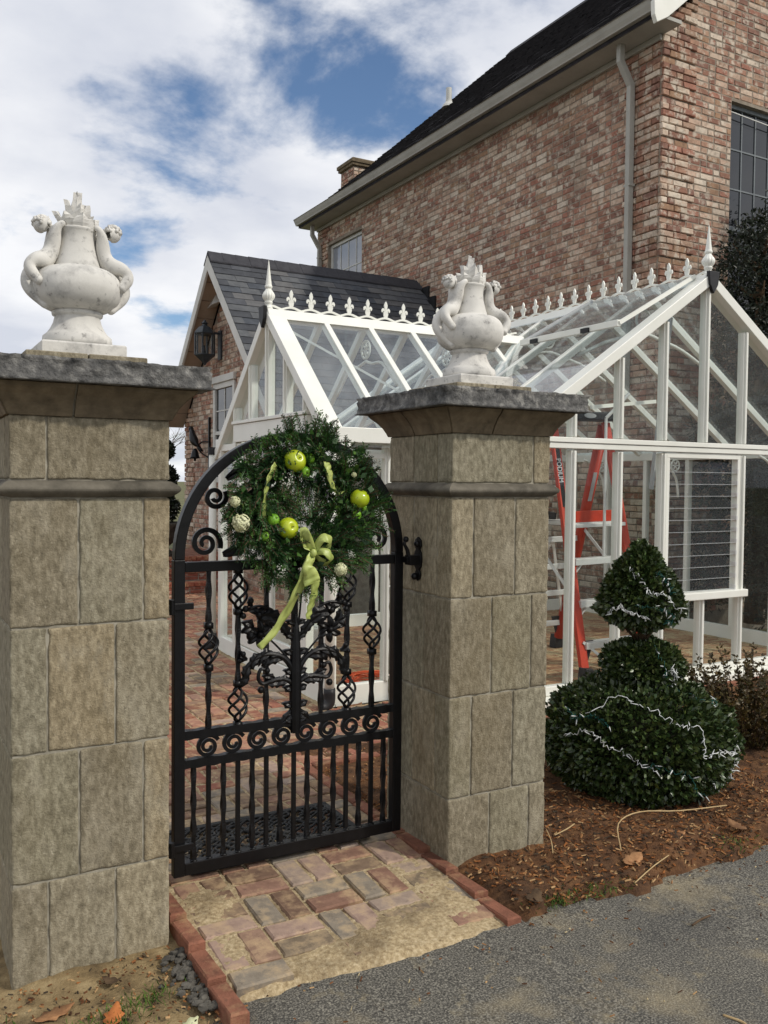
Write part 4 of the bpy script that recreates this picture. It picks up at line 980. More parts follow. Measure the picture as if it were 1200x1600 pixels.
# chimney at the far gable and a vent pipe through the roof
ch = MB(); ch.box(8.85, 9.75, 17.15, 17.75, 5.5, 8.36); chm = ch.build('chimney', MT['mortar'], house)
brick_wall(chm, 'x', 8.84, 17.15, 17.75, 5.6, 8.36, -1, nmax=40, seed=5); brick_wall(chm, 'y', 17.14, 8.85, 9.75, 5.6, 8.36, -1, nmax=40, seed=6)
cc = MB(); cc.rectloft(8.85, 9.75, 17.15, 17.75, [(.02, 8.355), (.05, 8.37), (.05, 8.42), (.075, 8.43), (.075, 8.50), (.03, 8.53)]); cc.build('chimney_cap', MT['cornice'], chm)
MB().sweep([(10.75, 16.36, 9.55), (10.75, 16.36, 10.12)], .062, 14).build('vent_pipe', MT['trim'], house, smooth=False)
MB().lathe([(.15, 0), (.13, .05), (.075, .12), (.07, .16)], (10.75, 16.36, 9.70), 16).build('vent_flashing', MT['trim'], house)

# ------------------------------------------------------------------ brick annex with the steep gable
AX, AYR, AZR, ARK = 4.60, 13.03, 5.0, 4.27
ann = thing('brick_annex', 'small steep gabled brick wing with slate grey roof and wall lantern, left of the greenhouse', 'house wing', (6, 13, 0))
AH = 2.2; ay0, ay1 = AYR-AH, AYR+AH; AZE = AZR-AH-.26
ww = (12.72, 13.70, 1.55, 3.10)
bk = MB()
bk.box(AX+.006, AX+.2, ay0, ww[0], -.3, 2.4); bk.box(AX+.006, AX+.2, ww[1], ay1, -.3, 2.4); bk.box(AX+.006, AX+.2, ww[0], ww[1], -.3, ww[2])
bk.prism([(ay0, 2.4), (ww[0], 2.4), (ww[0], 3.1), (ww[1], 3.1), (ww[1], 2.4), (ay1, 2.4), (ay1, AZE), (AYR, AZR-.26), (ay0, AZE)], 'x', AX+.006, AX+.2)
aw = bk.build('gable_wall', MT['mortar'], ann)
MB().box(AX+.2, HX-.03, ay0, ay0+.2, -.3, AZE).build('side_wall', MT['mortar'], ann)
MB().box(AX+.2, HX-.03, ay1-.2, ay1, -.3, AZE).build('side_wall', MT['mortar'], ann)
brick_wall(aw, 'x', AX, ay0, ay1, .0, AZR-.1, -1, hole=ww, inside=lambda m, z: z < AZR-.30-abs(m-AYR)*1.0, near=lambda b: (0 if (b[0] > 12.3 and b[1] > 1.4) else 40)+abs(b[0]-13.6)+abs(b[1]-3)*.4, nmax=300,
           proud=lambda m, z: quoin(z) if m > ay1-.42 else 0, seed=8)
window(ann, 'x', AX-.02, *ww, 2, 4, MT['winglass'], fw=.085, depth=.10, m=MT['trim'])
MB().box(AX-.05, AX+.01, ww[0]-.04, ww[1]+.04, ww[3]+.002, ww[3]+.11).build('window_head', MT['trim'], ann, bevel=.008)
# roof deck, boards, soffits and individually laid shingles
sd_ = MB(); ov = .30; ye0 = ay0-.42; ye1 = ay1+.12
def rz(y): return AZR-abs(y-AYR)*1.0
sd_.prism([(ye0, rz(ye0)-.03), (AYR, AZR-.03), (ye1, rz(ye1)-.03), (ye1, rz(ye1)-.12), (AYR, AZR-.14), (ye0, rz(ye0)-.12)], 'x', ARK+.03, HX-.04)
aroof = sd_.build('roof', MT['darkroof'], ann)
for s in (0, 1):
    a, b = (ye0, AYR) if s == 0 else (AYR, ye1)
    MB().prism([(a, rz(a)-.24 if s == 0 else rz(a)-.26), (b, rz(b)-.26 if s == 0 else rz(b)-.24), (b, rz(b)-.035), (a, rz(a)-.035)], 'x', ARK-.01, ARK+.028).build('rake_board', MT['trim'], ann, bevel=.005)
k = 0
for s in (-1, 1):                                   # soffit boards under the overhang
    for i in range(10):
        u0, u1 = i/10*2.35, (i+1)/10*2.35-.008
        p0 = Vector(((ARK+AX)/2+.015, AYR+s*u0, AZR-.155-u0)); p1 = Vector(((ARK+AX)/2+.015, AYR+s*u1, AZR-.155-u1))
        MB().beam(p0, p1, AX-ARK-.02, .012, up=(0, s, 1)).build('soffit_board', MT['soffit'], ann)
SC = [S(66, 68, 72), S(78, 80, 84), S(88, 90, 92), S(72, 76, 82), S(96, 96, 96)]
d = Vector((0, -1, -1)).normalized(); nr = Vector((0, -1, 1)).normalized(); exp_ = .152
shm = []
for k in range(10):
    L, w = .20, .303; m = MB(); c = SC[k % 5]
    m.add([(-w/2, 0, .016), (w/2, 0, .016), (w/2, L, .003), (-w/2, L, .003), (-w/2, 0, 0), (w/2, 0, 0), (w/2, L, -.003), (-w/2, L, -.003)], [(0, 1, 2, 3), (4, 5, 1, 0), (5, 6, 2, 1), (7, 4, 0, 3), (7, 6, 5, 4)], c)
    shm.append(m.mesh('shingle', MT['shingle']))
rr = random.Random(4); back = MB()
for r_ in range(30):
    s_ = (AYR-ye0)*math.sqrt(2)-.02-r_*exp_*1.0
    if s_ < .10: break
    p = Vector((0, AYR, AZR-.03))+d*s_
    x = ARK-.012
    while x < HX-.15:
        hs = .5 if (r_ % 2 and x < ARK+.01) else 1.0
        o = inst('shingle', shm[rr.randrange(10)], aroof, (x+.152*hs, p.y+rr.uniform(-.004, .004), p.z+nr.z*.004), (math.pi/4, 0, rr.uniform(-.006, .006)), (hs, 1, 1))
        x += .306*hs
for r_ in range(20):                                  # far slope, never seen closely
    s_ = (ye1-AYR)*math.sqrt(2)-r_*exp_
    if s_ < .12: break
    p = Vector((0, AYR, AZR-.03))+Vector((0, 1, -1)).normalized()*s_
    back.beam((ARK, p.y-.07, p.z+.085), (HX-.05, p.y-.07, p.z+.085), .2, .014, up=(0, 1, 1), col=SC[r_ % 5])
back.build('far_slope_shingles', MT['shingle'], aroof, kind='stuff')
rcap = MB().prism([(-.17, -.155), (0, .022), (.17, -.155), (.17, -.175), (0, -.005), (-.17, -.175)], 'x', -.125, .125, (0, 0, 0)); rcap.c = [S(60, 60, 64)]*len(rcap.v); rme = rcap.mesh('ridge_shingle', MT['shingle'])
x = ARK+.12
while x < HX-.1:
    inst('ridge_shingle', rme, aroof, (x, AYR, AZR+.002+random.uniform(-.002, .003)), (0, .025, 0)); x += .215
# stepped flashing where the roof meets the house wall
for i in range(12):
    u = .15+i*.2; MB().box(HX-.034, HX-.006, AYR-u-.2, AYR-u, AZR-u-.22, AZR-u+.02).build('step_flashing', MT['black'], ann)
# attic vent
vt = MB(); vt.add([(AX-.02, 13.30, 4.36), (AX-.02, 13.62, 4.30), (AX-.02, 13.47, 4.60), (AX-.16, 13.34, 4.30), (AX-.16, 13.58, 4.27)], [(0, 1, 2), (0, 3, 4, 1), (0, 2, 3), (1, 4, 2), (2, 4, 3)]); vt.build('attic_vent_hood', MT['trim'], ann)

# wall lantern
lan = thing('wall_lantern', 'dark bronze hexagonal wall lantern on the annex gable', 'lantern', (AX-.22, 13.38, 3.6))
lx, ly, lz = AX-.26, 13.38, 3.36
hexp = lambda r, z: [(lx+r*math.cos(math.pi/3*k), ly+r*math.sin(math.pi/3*k), z) for k in range(6)]
def loft6(rows):
    m = MB(); vs = sum([hexp(r, z) for r, z in rows], []); m.add(vs, [(i*6+k, i*6+(k+1) % 6, (i+1)*6+(k+1) % 6, (i+1)*6+k) for i in range(len(rows)-1) for k in range(6)]+[tuple(range(5, -1, -1)), tuple((len(rows)-1)*6+k for k in range(6))]); return m
loft6([(.165, lz+.475), (.17, lz+.49), (.15, lz+.52), (.10, lz+.58), (.045, lz+.61), (.04, lz+.63), (.06, lz+.645), (.03, lz+.67), (.012, lz+.70)]).build('roof_cap', MT['lantern'], lan)
loft6([(.012, lz), (.03, lz+.03), (.07, lz+.07), (.15, lz+.14), (.165, lz+.15), (.165, lz+.165)]).build('bottom_bowl', MT['lantern'], lan)
for k in range(6):
    a = math.pi/3*k; b = math.pi/3*(k+1); p = (lx+.152*math.cos(a), ly+.152*math.sin(a)); q = (lx+.152*math.cos(b), ly+.152*math.sin(b))
    MB().beam((*p, lz+.16), (*p, lz+.48), .022, .022).build('corner_post', MT['lantern'], lan)
    MB().beam(((p[0]+q[0])/2, (p[1]+q[1])/2, lz+.165), ((p[0]+q[0])/2, (p[1]+q[1])/2, lz+.475), .125, .004, up=(math.cos((a+b)/2), math.sin((a+b)/2), 0)).build('glass_pane', MT['glass'], lan)
for k in range(3):
    a = k*2.1; MB().sweep([(lx+.045*math.cos(a), ly+.045*math.sin(a), lz+.165), (lx+.045*math.cos(a), ly+.045*math.sin(a), lz+.30)], .016, 8).build('candle', MT['lantern'], lan)
m = MB(); m.box(AX-.03, AX+.0, ly-.07, ly+.07, lz+.10, lz+.55); m.beam((lx, ly, lz+.53), (AX-.02, ly, lz+.50), .03, .03); m.build('wall_bracket', MT['lantern'], lan)
# bird shaped hook with a bell on the wall corner
bird = thing('bird_bracket', 'black iron bird bracket with a small bell on the annex wall corner', 'bracket', (AX-.2, 14.2, 2.1))
m = MB(); m.box(AX-.035, AX-.005, 13.86, 13.90, 1.75, 2.60); m.sweep(spline([(AX-.03, 13.88, 1.95), (AX-.12, 13.96, 2.02), (AX-.16, 14.05, 2.12), (AX-.1, 14.0, 2.2), (AX-.03, 13.88, 2.2)], 16), .012, 6); m.build('arm', IR, bird)
m = MB(); P = spline([(AX-.16, 14.0, 2.12), (AX-.19, 14.08, 2.19), (AX-.20, 14.16, 2.28), (AX-.20, 14.22, 2.38), (AX-.20, 14.27, 2.42)], 12); m.sweep(P, [.01, .03, .045, .06, .068, .07, .066, .058, .048, .042, .036, .034, .02], 9)
m.ball((AX-.20, 14.27, 2.42), .045, 9, 7); m.beam((AX-.2, 14.30, 2.42), (AX-.2, 14.38, 2.40), .015, .015); m.beam((AX-.16, 14.06, 2.17), (AX-.13, 13.93, 2.05), .06, .012); m.build('bird', IR, bird, smooth=True)
m = MB(); m.lathe([(.012, .0), (.03, -.01), (.055, -.06), (.07, -.13), (.085, -.16), (.02, -.17), (.02, -.2), (.005, -.21)], (AX-.18, 14.12, 2.10), 14); m.build('bell', IR, bird, smooth=True)

# ------------------------------------------------------------------ greenhouse
gh = thing('greenhouse', 'white framed glass greenhouse with two ridges, cresting and finials, still being built', 'greenhouse', (5.0, 6.6, 0))
W = MT['white']; GL = MT['glass']; RGL = MT['roofglass']
def bar(name, p0, p1, w=.05, h=.07, up=(0, 0, 1), m=None, bevel=.004, ext=0): return MB().beam(p0, p1, w, h, up=up, ext=ext).build(name, m or W, gh, bevel=bevel)
def profbar(name, p0, p1, w=.052, d=.06, out=(0, -1, 0)):
    """glazing bar: broad flange with a narrower rib outside, grooves between"""
    mb = MB(); o = Vector(out); mb.beam(p0, p1, w, d, up=out)
    a = Vector(p0)+o*(d/2+.008); b = Vector(p1)+o*(d/2+.008); mb.beam(a, b, w*.42, .018, up=out)
    return mb.build(name, W, gh, bevel=.003)
def quad_pane(name, pts, m, t=.004):
    p = [Vector(q) for q in pts]; n = (p[1]-p[0]).cross(p[-1]-p[0]).normalized()*t/2; k = len(p)
    mb = MB(); mb.add([q-n for q in p]+[q+n for q in p], [tuple(range(k)), tuple(range(2*k-1, k-1, -1))]+[(i, (i+1) % k, k+(i+1) % k, k+i) for i in range(k)])
    return mb.build(name, m, gh)
ZE = 1.90
# wing with the door: ridge along X
AXD, AY0, AY1, AYC, AZ_ = 2.76, 5.66, 7.96, 6.80, 2.93
# main house: ridge along Y
BX0, BX1, BXC, BZ, BY0, BY1 = 3.80, 7.63, 5.716, 3.20, 4.95, 8.62
sA = (AZ_-ZE)/(AYC-AY0); sB = (BZ-ZE)/(BXC-BX0)
zA = lambda y: AZ_-abs(y-AYC)*sA
zB = lambda x: BZ-abs(x-BXC)*sB
# base rails
def base(x0, x1, y0, y1): MB().box(x0, x1, y0, y1, -.02, .13).build('base_rail', W, gh, bevel=.006)
base(AXD-.03, AXD+.03, AY0-.03, AYC-.78); base(AXD-.03, AXD+.03, AYC+.78, AY1+.03); base(AXD-.03, AXD+.03, AYC-.777, AYC+.777)
base(AXD+.033, BX0, AY0-.03, AY0+.03); base(AXD+.033, BX0, AY1-.03, AY1+.03)
MB().box(BX0-.03, BX1+.03, BY0-.14, BY0+.03, -.02, .06).build('front_sill', W, gh, bevel=.006); MB().box(BX0-.03, BX1+.03, BY0-.03, BY0+.03, .062, .13).build('base_rail', W, gh, bevel=.005)
base(BX0-.03, BX0+.03, BY0+.033, AY0-.033); base(BX0-.03, BX0+.03, AY1+.033, BY1); base(BX1-.03, BX1+.03, BY0+.033, BY1); base(BX0+.033, BX1-.033, BY1-.03, BY1+.03)
# brick curb in front is the edging; wall posts and panes ------------------------------------------------
def wall_run(p0, p1, n, out, z0=.13, z1=ZE, skip=(), skip_pane=()):
    p0 = Vector(p0); p1 = Vector(p1)
    for i in range(n+1):
        q = p0.lerp(p1, i/n)
        if i not in skip: profbar('post', (q.x, q.y, z0), (q.x, q.y, z1), out=out)
        if i < n and i not in skip_pane:
            r = p0.lerp(p1, (i+1)/n); quad_pane('glass_pane', [(q.x, q.y, z0), (r.x, r.y, z0), (r.x, r.y, z1), (q.x, q.y, z1)], GL)
def eave(p0, p1, out, h=.085):
    bar('eave_beam', p0, p1, .07, h); o = Vector(out)
    bar('eave_gutter', Vector(p0)+o*.085+Vector((0, 0, .02)), Vector(p1)+o*.085+Vector((0, 0, .02)), .09, .105)
wall_run((AXD+.45, AY0, 0), (BX0, AY0, 0), 2, (0, -1, 0)); wall_run((AXD+.45, AY1, 0), (BX0, AY1, 0), 2, (0, 1, 0))
quad_pane('glass_pane', [(AXD, AY0, .13), (AXD+.45, AY0, .13), (AXD+.45, AY0, ZE), (AXD, AY0, ZE)], GL)
eave((AXD-.03, AY0, ZE+.0), (BX0, AY0, ZE), (0, -1, 0)); eave((AXD-.03, AY1, ZE), (BX0, AY1, ZE), (0, 1, 0))
bar('transom_rail', (AXD, AY0, ZE-.12), (BX0, AY0, ZE-.12), .05, .04)
for y in (AY0, AY1): MB().box(AXD-.035, AXD+.035, y-.035, y+.035, .0, ZE+.02).build('corner_post', W, gh, bevel=.004)
wall_run((BX0, BY0, 0), (BX0, AY0, 0), 1, (-1, 0, 0)); wall_run((BX0, AY1, 0), (BX0, BY1, 0), 1, (-1, 0, 0)); wall_run((BX1, BY0, 0), (BX1, BY1, 0), 6, (1, 0, 0)); wall_run((BX0, BY1, 0), (BX1, BY1, 0), 8, (0, 1, 0))
eave((BX0, BY0-.05, ZE), (BX0, AY0-.1, ZE), (-1, 0, 0)); eave((BX0, AY1+.1, ZE), (BX0, BY1, ZE), (-1, 0, 0)); eave((BX1, BY0-.05, ZE), (BX1, BY1, ZE), (1, 0, 0)); bar('eave_beam', (BX0, BY1, ZE), (BX1, BY1, ZE), .06, .08)
# front gable of the main house
sp = .4555; fx = [BXC+sp*k for k in range(-4, 5)]; fx[0] = BX0; fx[-1] = BX1
for i, x in enumerate(fx):
    lo = .13
    profbar('post', (x, BY0, lo if i != 4 else .13), (x, BY0, 1.83) if i != 4 else (x, BY0, .70), out=(0, -1, 0))
    zt = zB(x)-.05
    if 0 < i < 8: profbar('gable_mullion', (x, BY0, 1.93), (x, BY0, zt), out=(0, -1, 0))
for i in range(8):
    a, b = fx[i], fx[i+1]
    if i in (3, 4): quad_pane('glass_pane', [(a, BY0, .13), (b, BY0, .13), (b, BY0, .68), (a, BY0, .68)], GL)
    else: quad_pane('glass_pane', [(a, BY0, .13), (b, BY0, .13), (b, BY0, 1.84), (a, BY0, 1.84)], GL)
    pts = [(a, BY0, 1.92), (b, BY0, 1.92), (b, BY0, max(zB(b)-.03, 1.925)), (a, BY0, max(zB(a)-.03, 1.925))]
    quad_pane('gable_pane', pts if 0 < i < 7 else ([(a, BY0, 1.92), (b, BY0, 1.92), (b, BY0, zB(b)-.03)] if i == 0 else [(a, BY0, 1.92), (b, BY0, 1.92), (a, BY0, zB(a)-.03)]), GL)
MB().box(BX0-.03, BX1+.03, BY0-.045, BY0+.03, 1.845, 1.885).build('gable_beam', W, gh, bevel=.004); MB().box(BX0-.03, BX1+.03, BY0-.055, BY0+.03, 1.888, 1.925).build('gable_beam', W, gh, bevel=.004)
# louvre window in the front
lv = MB(); lx0, lx1 = fx[3]+.03, fx[5]-.03
lv.box(lx0, lx0+.035, BY0-.03, BY0+.03, .735, 1.80); lv.box(lx1-.035, lx1, BY0-.03, BY0+.03, .735, 1.80); lv.box(lx0, lx1, BY0-.03, BY0+.03, 1.80, 1.84)
louv = lv.build('louvre_window', W, gh, bevel=.003)
MB().box(fx[3], fx[5]+.03, BY0-.085, BY0+.035, .675, .735).build('window_sill', W, gh, bevel=.006)
for k in range(11):
    z = .79+k*.095; s = MB(); s.beam((lx0+.036, BY0-.012, z-.045), (lx0+.036, BY0+.012, z+.052), .003, .003)
    p = MB(); p.add([(lx0+.036, BY0-.028, z-.05), (lx1-.036, BY0-.028, z-.05), (lx1-.036, BY0+.006, z+.048), (lx0+.036, BY0+.006, z+.048), (lx0+.036, BY0-.024, z-.05), (lx1-.036, BY0-.024, z-.05), (lx1-.036, BY0+.010, z+.048), (lx0+.036, BY0+.010, z+.048)], [(0, 1, 2, 3), (7, 6, 5, 4), (0, 4, 5, 1), (1, 5, 6, 2), (2, 6, 7, 3), (3, 7, 4, 0)])
    o = p.build('louvre_pane', GL, louv)
    MB().box(lx0+.036, lx1-.036, BY0-.030, BY0-.0285, z-.052, z-.0485).build('louvre_edge', MT['silver'], louv)
    MB().box(lx1-.05, lx1-.036, BY0-.04, BY0+.012, z-.055, z-.02).build('louvre_clip', MT['alu'], louv)
# roofs --------------------------------------------------------------------------------------------------
jx = BXC-(BZ-AZ_)/sB                                   # where the wing's ridge dies into the main slope
# main house rafters on both slopes, valley cut on the wing side
rb = [BY0+.635*k for k in range(6)]+[BY1]
def onB(x, y, h=0): return Vector((x, y, zB(x)+h))
def valley_x(y):
    """lowest X of the left main slope at this Y"""
    za = zA(y)
    if za <= ZE: return BX0
    return BXC-(BZ-za)/sB
for i, y in enumerate(rb):
    edge = i in (0, len(rb)-1)
    xl = BX0-.09 if not (AY0-.1 < y < AY1+.1) else valley_x(y)
    w, h = (.13, .075) if edge else (.052, .06)
    profn = 'verge_bar' if edge else 'rafter'
    MB().beam(onB(xl, y, .02), onB(BXC-.02, y, .02), w, h, up=(-sB, 0, 1)).build(profn, W, gh, bevel=.004)
    MB().beam(onB(BX1+.09, y, .02), onB(BXC+.02, y, .02), w, h, up=(sB, 0, 1)).build(profn, W, gh, bevel=.004)
for i in range(len(rb)-1):
    a, b = rb[i], rb[i+1]
    xa = BX0-.09 if not (AY0 < a < AY1) else valley_x(a); xb = BX0-.09 if not (AY0 < b < AY1) else valley_x(b)
    if a < AY0 < b: pts = [(BX0-.09, a), (BX0-.09, AY0), (valley_x(b), b)]
    elif a < AYC < b: pts = [(valley_x(a), a), (jx, AYC), (valley_x(b), b)]
    elif a < AY1 < b: pts = [(valley_x(a), a), (BX0-.09, AY1), (BX0-.09, b)]
    else: pts = [(xa, a), (xb, b)]
    quad_pane('roof_pane', [onB(x, y, .045) for x, y in pts]+[onB(BXC, b, .045), onB(BXC, a, .045)], RGL)
    quad_pane('roof_pane', [onB(BX1+.09, a, .045), onB(BX1+.09, b, .045), onB(BXC, b, .045), onB(BXC, a, .045)], RGL)
# wing rafters
ra = [AXD+.02, AXD+.46, AXD+.88, AXD+1.30, AXD+1.72, AXD+2.14]
def onA(x, y, h=0): return Vector((x, y, zA(y)+h))
def reach(x, s):
    """Y where the wing slope meets the main slope at this X"""
    if x <= BX0: return AYC+s*(AYC-AY0+.12)
    return AYC+s*max((AZ_-zB(x))/sA, 0)
for s in (-1, 1):
    for i, x in enumerate(ra):
        w, h = (.15, .075) if i == 0 else (.05, .06)
        MB().beam(onA(x, reach(x, s), .02), onA(x, AYC+s*.02, .02), w, h, up=(0, s*sA, 1)).build('verge_bar' if i == 0 else 'rafter', W, gh, bevel=.004)
        if i:
            a, b = ra[i-1], x; pts = [onA(a, reach(a, s), .045)]
            if a < BX0 < b: pts.append(onA(BX0, reach(BX0, s), .045))
            pts += [onA(b, reach(b, s), .045), onA(b, AYC, .045), onA(a, AYC, .045)]; quad_pane('roof_pane', pts, RGL)
    x = ra[-1]; quad_pane('roof_pane', [onA(x, reach(x, s), .045), onA(jx, AYC, .045), onA(x, AYC, .045)], RGL)
    MB().beam((BX0-.05, AYC+s*(AYC-AY0+.05), ZE-.0), (jx, AYC, AZ_+.02), .09, .05).build('valley_bar', W, gh, bevel=.004)
MB().beam((AXD+.1, AYC-.08, AZ_-.10), (AXD+.9, AY0+.45, zA(AY0+.45)-.03), .018, .018).build('brace', W, gh)
MB().prism([(AYC-.10, AZ_-.03), (AYC-.05, AZ_+.055), (AYC+.05, AZ_+.055), (AYC+.10, AZ_-.03)], 'x', AXD-.05, jx).build('ridge_beam', W, gh, bevel=.006)
MB().prism([(BXC-.10, BZ-.03), (BXC-.05, BZ+.055), (BXC+.05, BZ+.055), (BXC+.10, BZ-.03)], 'y', BY0-.05, BY1).build('ridge_beam', W, gh, bevel=.006)
MB().prism([(AYC-.06, AZ_+.075), (AYC+.06, AZ_+.075), (AYC+.045, AZ_-.03), (AYC, AZ_-.10), (AYC-.045, AZ_-.03)], 'x', AXD-.085, AXD-.055).build('ridge_end_cap', MT['black'], gh, bevel=.004)
MB().prism([(BXC-.06, BZ+.075), (BXC+.06, BZ+.075), (BXC+.045, BZ-.03), (BXC, BZ-.10), (BXC-.045, BZ-.03)], 'y', BY0-.085, BY0-.055).build('ridge_end_cap', MT['black'], gh, bevel=.004)
# cresting: fleur-de-lis on a scalloped rail
def fleur():
    m = MB(); t = .011
    def disc(c, rx, rz, n=12): m.prism([(c[0]+rx*math.cos(2*math.pi*k/n), c[1]+rz*math.sin(2*math.pi*k/n)) for k in range(n)], 'y', -t/2, t/2)
    m.prism([(-.012, .0), (.012, 0), (.020, .022), (.024, .040), (.014, .055), (-.014, .055), (-.024, .040), (-.020, .022)], 'y', -t/2, t/2)
    m.prism([(0, .148), (.010, .132), (.0165, .112), (.012, .09), (.007, .07), (.008, .05), (-.008, .05), (-.007, .07), (-.012, .09), (-.0165, .112), (-.010, .132)], 'y', -t/2-.001, t/2+.001)
    for s in (-1, 1): m.prism([(s*.006, .056), (s*.012, .074), (s*.022, .088), (s*.034, .086), (s*.042, .072), (s*.041, .058), (s*.034, .050), (s*.030, .060), (s*.024, .066), (s*.016, .060)], 'y', -t/2+.0005, t/2-.0005)
    m.box(-.022, .022, -.007, .007, .048, .057); return m.mesh('fleur_de_lis', W)
fme = fleur()
def crest(p0, p1, n, rz):
    p0 = Vector(p0); p1 = Vector(p1); P = []
    K = n*10
    for i in range(K+1):
        u = i/K; q = p0.lerp(p1, u); q.z += .012+.022*abs(math.cos(math.pi*u*n))**1.3; P.append(q)
    MB().sweep(P, 1, shape=[(-.007, -.008), (.007, -.008), (.007, .008), (-.007, .008)], up=(0, 0, 1)).build('cresting_rail', W, gh)
    for i in range(1, n): inst('fleur_de_lis', fme, gh, p0.lerp(p1, i/n)+Vector((0, 0, .032)), (0, 0, rz))
crest((AXD+.0, AYC, AZ_+.055), (jx-.05, AYC, AZ_+.055), 14, 0)
crest((BXC, BY0+.0, BZ+.055), (BXC, BY1, BZ+.055), 19, math.pi/2)
def finial(x, y, z):
    m = MB(); pr = [(.034, 0), (.036, .012), (.028, .022), (.024, .035), (.032, .05), (.034, .058), (.030, .066)]+[(.030+.022*math.sin(math.pi*k/8), .066+.085*k/8) for k in range(1, 8)]+[(.030, .152), (.022, .165), (.030, .176), (.031, .186), (.026, .195), (.020, .24), (.012, .31), (.005, .375), (.001, .40)]
    n = 28; vs = []
    for (r, q) in pr:
        for k in range(n):
            f = 1-(.07 if (k % 2 and .07 < q < .15) else 0); a = 2*math.pi*k/n; vs.append((x+r*f*math.cos(a), y+r*f*math.sin(a), z+q))
    m.add(vs, [(i*n+k, i*n+(k+1) % n, (i+1)*n+(k+1) % n, (i+1)*n+k) for i in range(len(pr)-1) for k in range(n)]+[tuple(reversed(range(n)))]); return m.build('finial', W, gh)
finial(AXD-.02, AYC, AZ_+.055); finial(BXC, BY0-.02, BZ+.055)
# hinged roof vent, slightly open
vy0, vy1 = BY0+.06, BY0+1.24; ang = .09
def onV(u, y, h=0):
    """u metres down the slope from the ridge, lifted about the ridge hinge"""
    th = math.atan(sB)-ang; return Vector((BXC-.06-u*math.cos(th), y, BZ+.055-u*math.sin(th)+h))
Lv = .92; vm = MB(); vm.beam(onV(Lv, vy0), onV(Lv, vy1), .035, .05)
vent = vm.build('roof_vent', W, gh, bevel=.004)
for y in (vy0, vy1): MB().beam(onV(0, y), onV(Lv, y), .022, .03, up=(-sB, 0, 1)).build('vent_side', MT['silver'] if y == vy1 else W, vent)
p = [onV(0, vy0), onV(0, vy1), onV(Lv, vy1), onV(Lv, vy0)]; n_ = Vector((-.56, 0, .83))*.003
mb = MB(); mb.add([q-n_ for q in p]+[q+n_ for q in p], [(0, 1, 2, 3), (7, 6, 5, 4), (0, 4, 5, 1), (1, 5, 6, 2), (2, 6, 7, 3), (3, 7, 4, 0)]); mb.build('vent_pane', RGL, vent)
for y in (vy0+.35, vy1-.2): MB().beam(onV(Lv+.02, y-.045), onV(Lv+.02, y+.045), .03, .035).build('vent_clip', MT['black'], vent)
# vent opener rod and arm inside
MB().sweep([(5.06, 5.35, 1.0), (5.06, 5.35, 2.12)], .012, 8).build('opener_rod', MT['alu'], gh); MB().sweep([(5.06, 5.35, 2.12), (5.24, 5.28, 2.32)], .014, 8).build('opener_arm', MT['alu'], gh)
MB().beam((4.9, 5.35, 2.20), (5.6, 5.35, 2.28), .03, .03).build('opener_rail', W, gh)
MB().beam((5.60, 5.2, 2.95), (5.42, 5.2, 1.55), .035, .02).build('spare_glazing_bar', MT['silver'], gh)
# spandrel brackets with pierced roundels
def bracket(x, y, dx, dy, z=ZE-.03):
    m = MB(); d = Vector((dx, dy, 0)); P = spline([Vector((x, y, z-.42))+d*.03, Vector((x, y, z-.22))+d*.07, Vector((x, y, z-.06))+d*.22, Vector((x, y, z))+d*.36], 16); m.sweep(P, .014, 6)
    c = Vector((x, y, z-.075))+d*.085; m.sweep([c+d*.06*math.cos(a)+Vector((0, 0, .06*math.sin(a))) for a in [2*math.pi*k/20 for k in range(20)]], .010, 6, closed=True)
    for k in range(6):
        a = k*math.pi/3; m.sweep([c, c+d*.055*math.cos(a)+Vector((0, 0, .055*math.sin(a)))], .008, 5)
    m.build('spandrel_bracket', W, gh, smooth=True)
for y in (5.59, 6.86, 8.0): bracket(BX1-.04, y, -1, 0)
for x in (4.72, 5.72, 6.67): bracket(x, BY1-.04, 0, -1)
for (x, s) in ((AXD+.88, -1), (AXD+1.72, -1), (AXD+.88, 1), (AXD+1.72, 1)):   # arched tie under the wing's ridge
    m = MB(); P = spline([onA(x, AYC+s*.55, -.06), onA(x, AYC+s*.30, -.06)+Vector((0, 0, -.02)), Vector((x, AYC+s*.12, AZ_-.33)), Vector((x, AYC, AZ_-.30))], 14); m.sweep(P, .013, 6)
    if s < 0:
        c = Vector((x, AYC, AZ_-.20)); m.sweep([c+Vector((0, .075*math.cos(a), .075*math.sin(a))) for a in [2*math.pi*k/20 for k in range(20)]], .011, 6, closed=True)
        for k in range(8): m.sweep([c, c+Vector((0, .07*math.cos(k*.785), .07*math.sin(k*.785)))], .008, 5)
    m.build('ridge_tie', W, gh, smooth=True)
for y in (5.59, 6.86):
    m = MB(); P = spline([onB(BXC-.75, y, -.05), onB(BXC-.45, y, -.12), Vector((BXC-.2, y, BZ-.36)), Vector((BXC, y, BZ-.32)), Vector((BXC+.2, y, BZ-.36)), onB(BXC+.45, y, -.12), onB(BXC+.75, y, -.05)], 24); m.sweep(P, .016, 6)
    c = Vector((BXC-.02, y, BZ-.2)); m.sweep([c+Vector((.085*math.cos(a), 0, .085*math.sin(a))) for a in [2*math.pi*k/20 for k in range(20)]], .012, 6, closed=True); m.build('ridge_tie', W, gh, smooth=True)
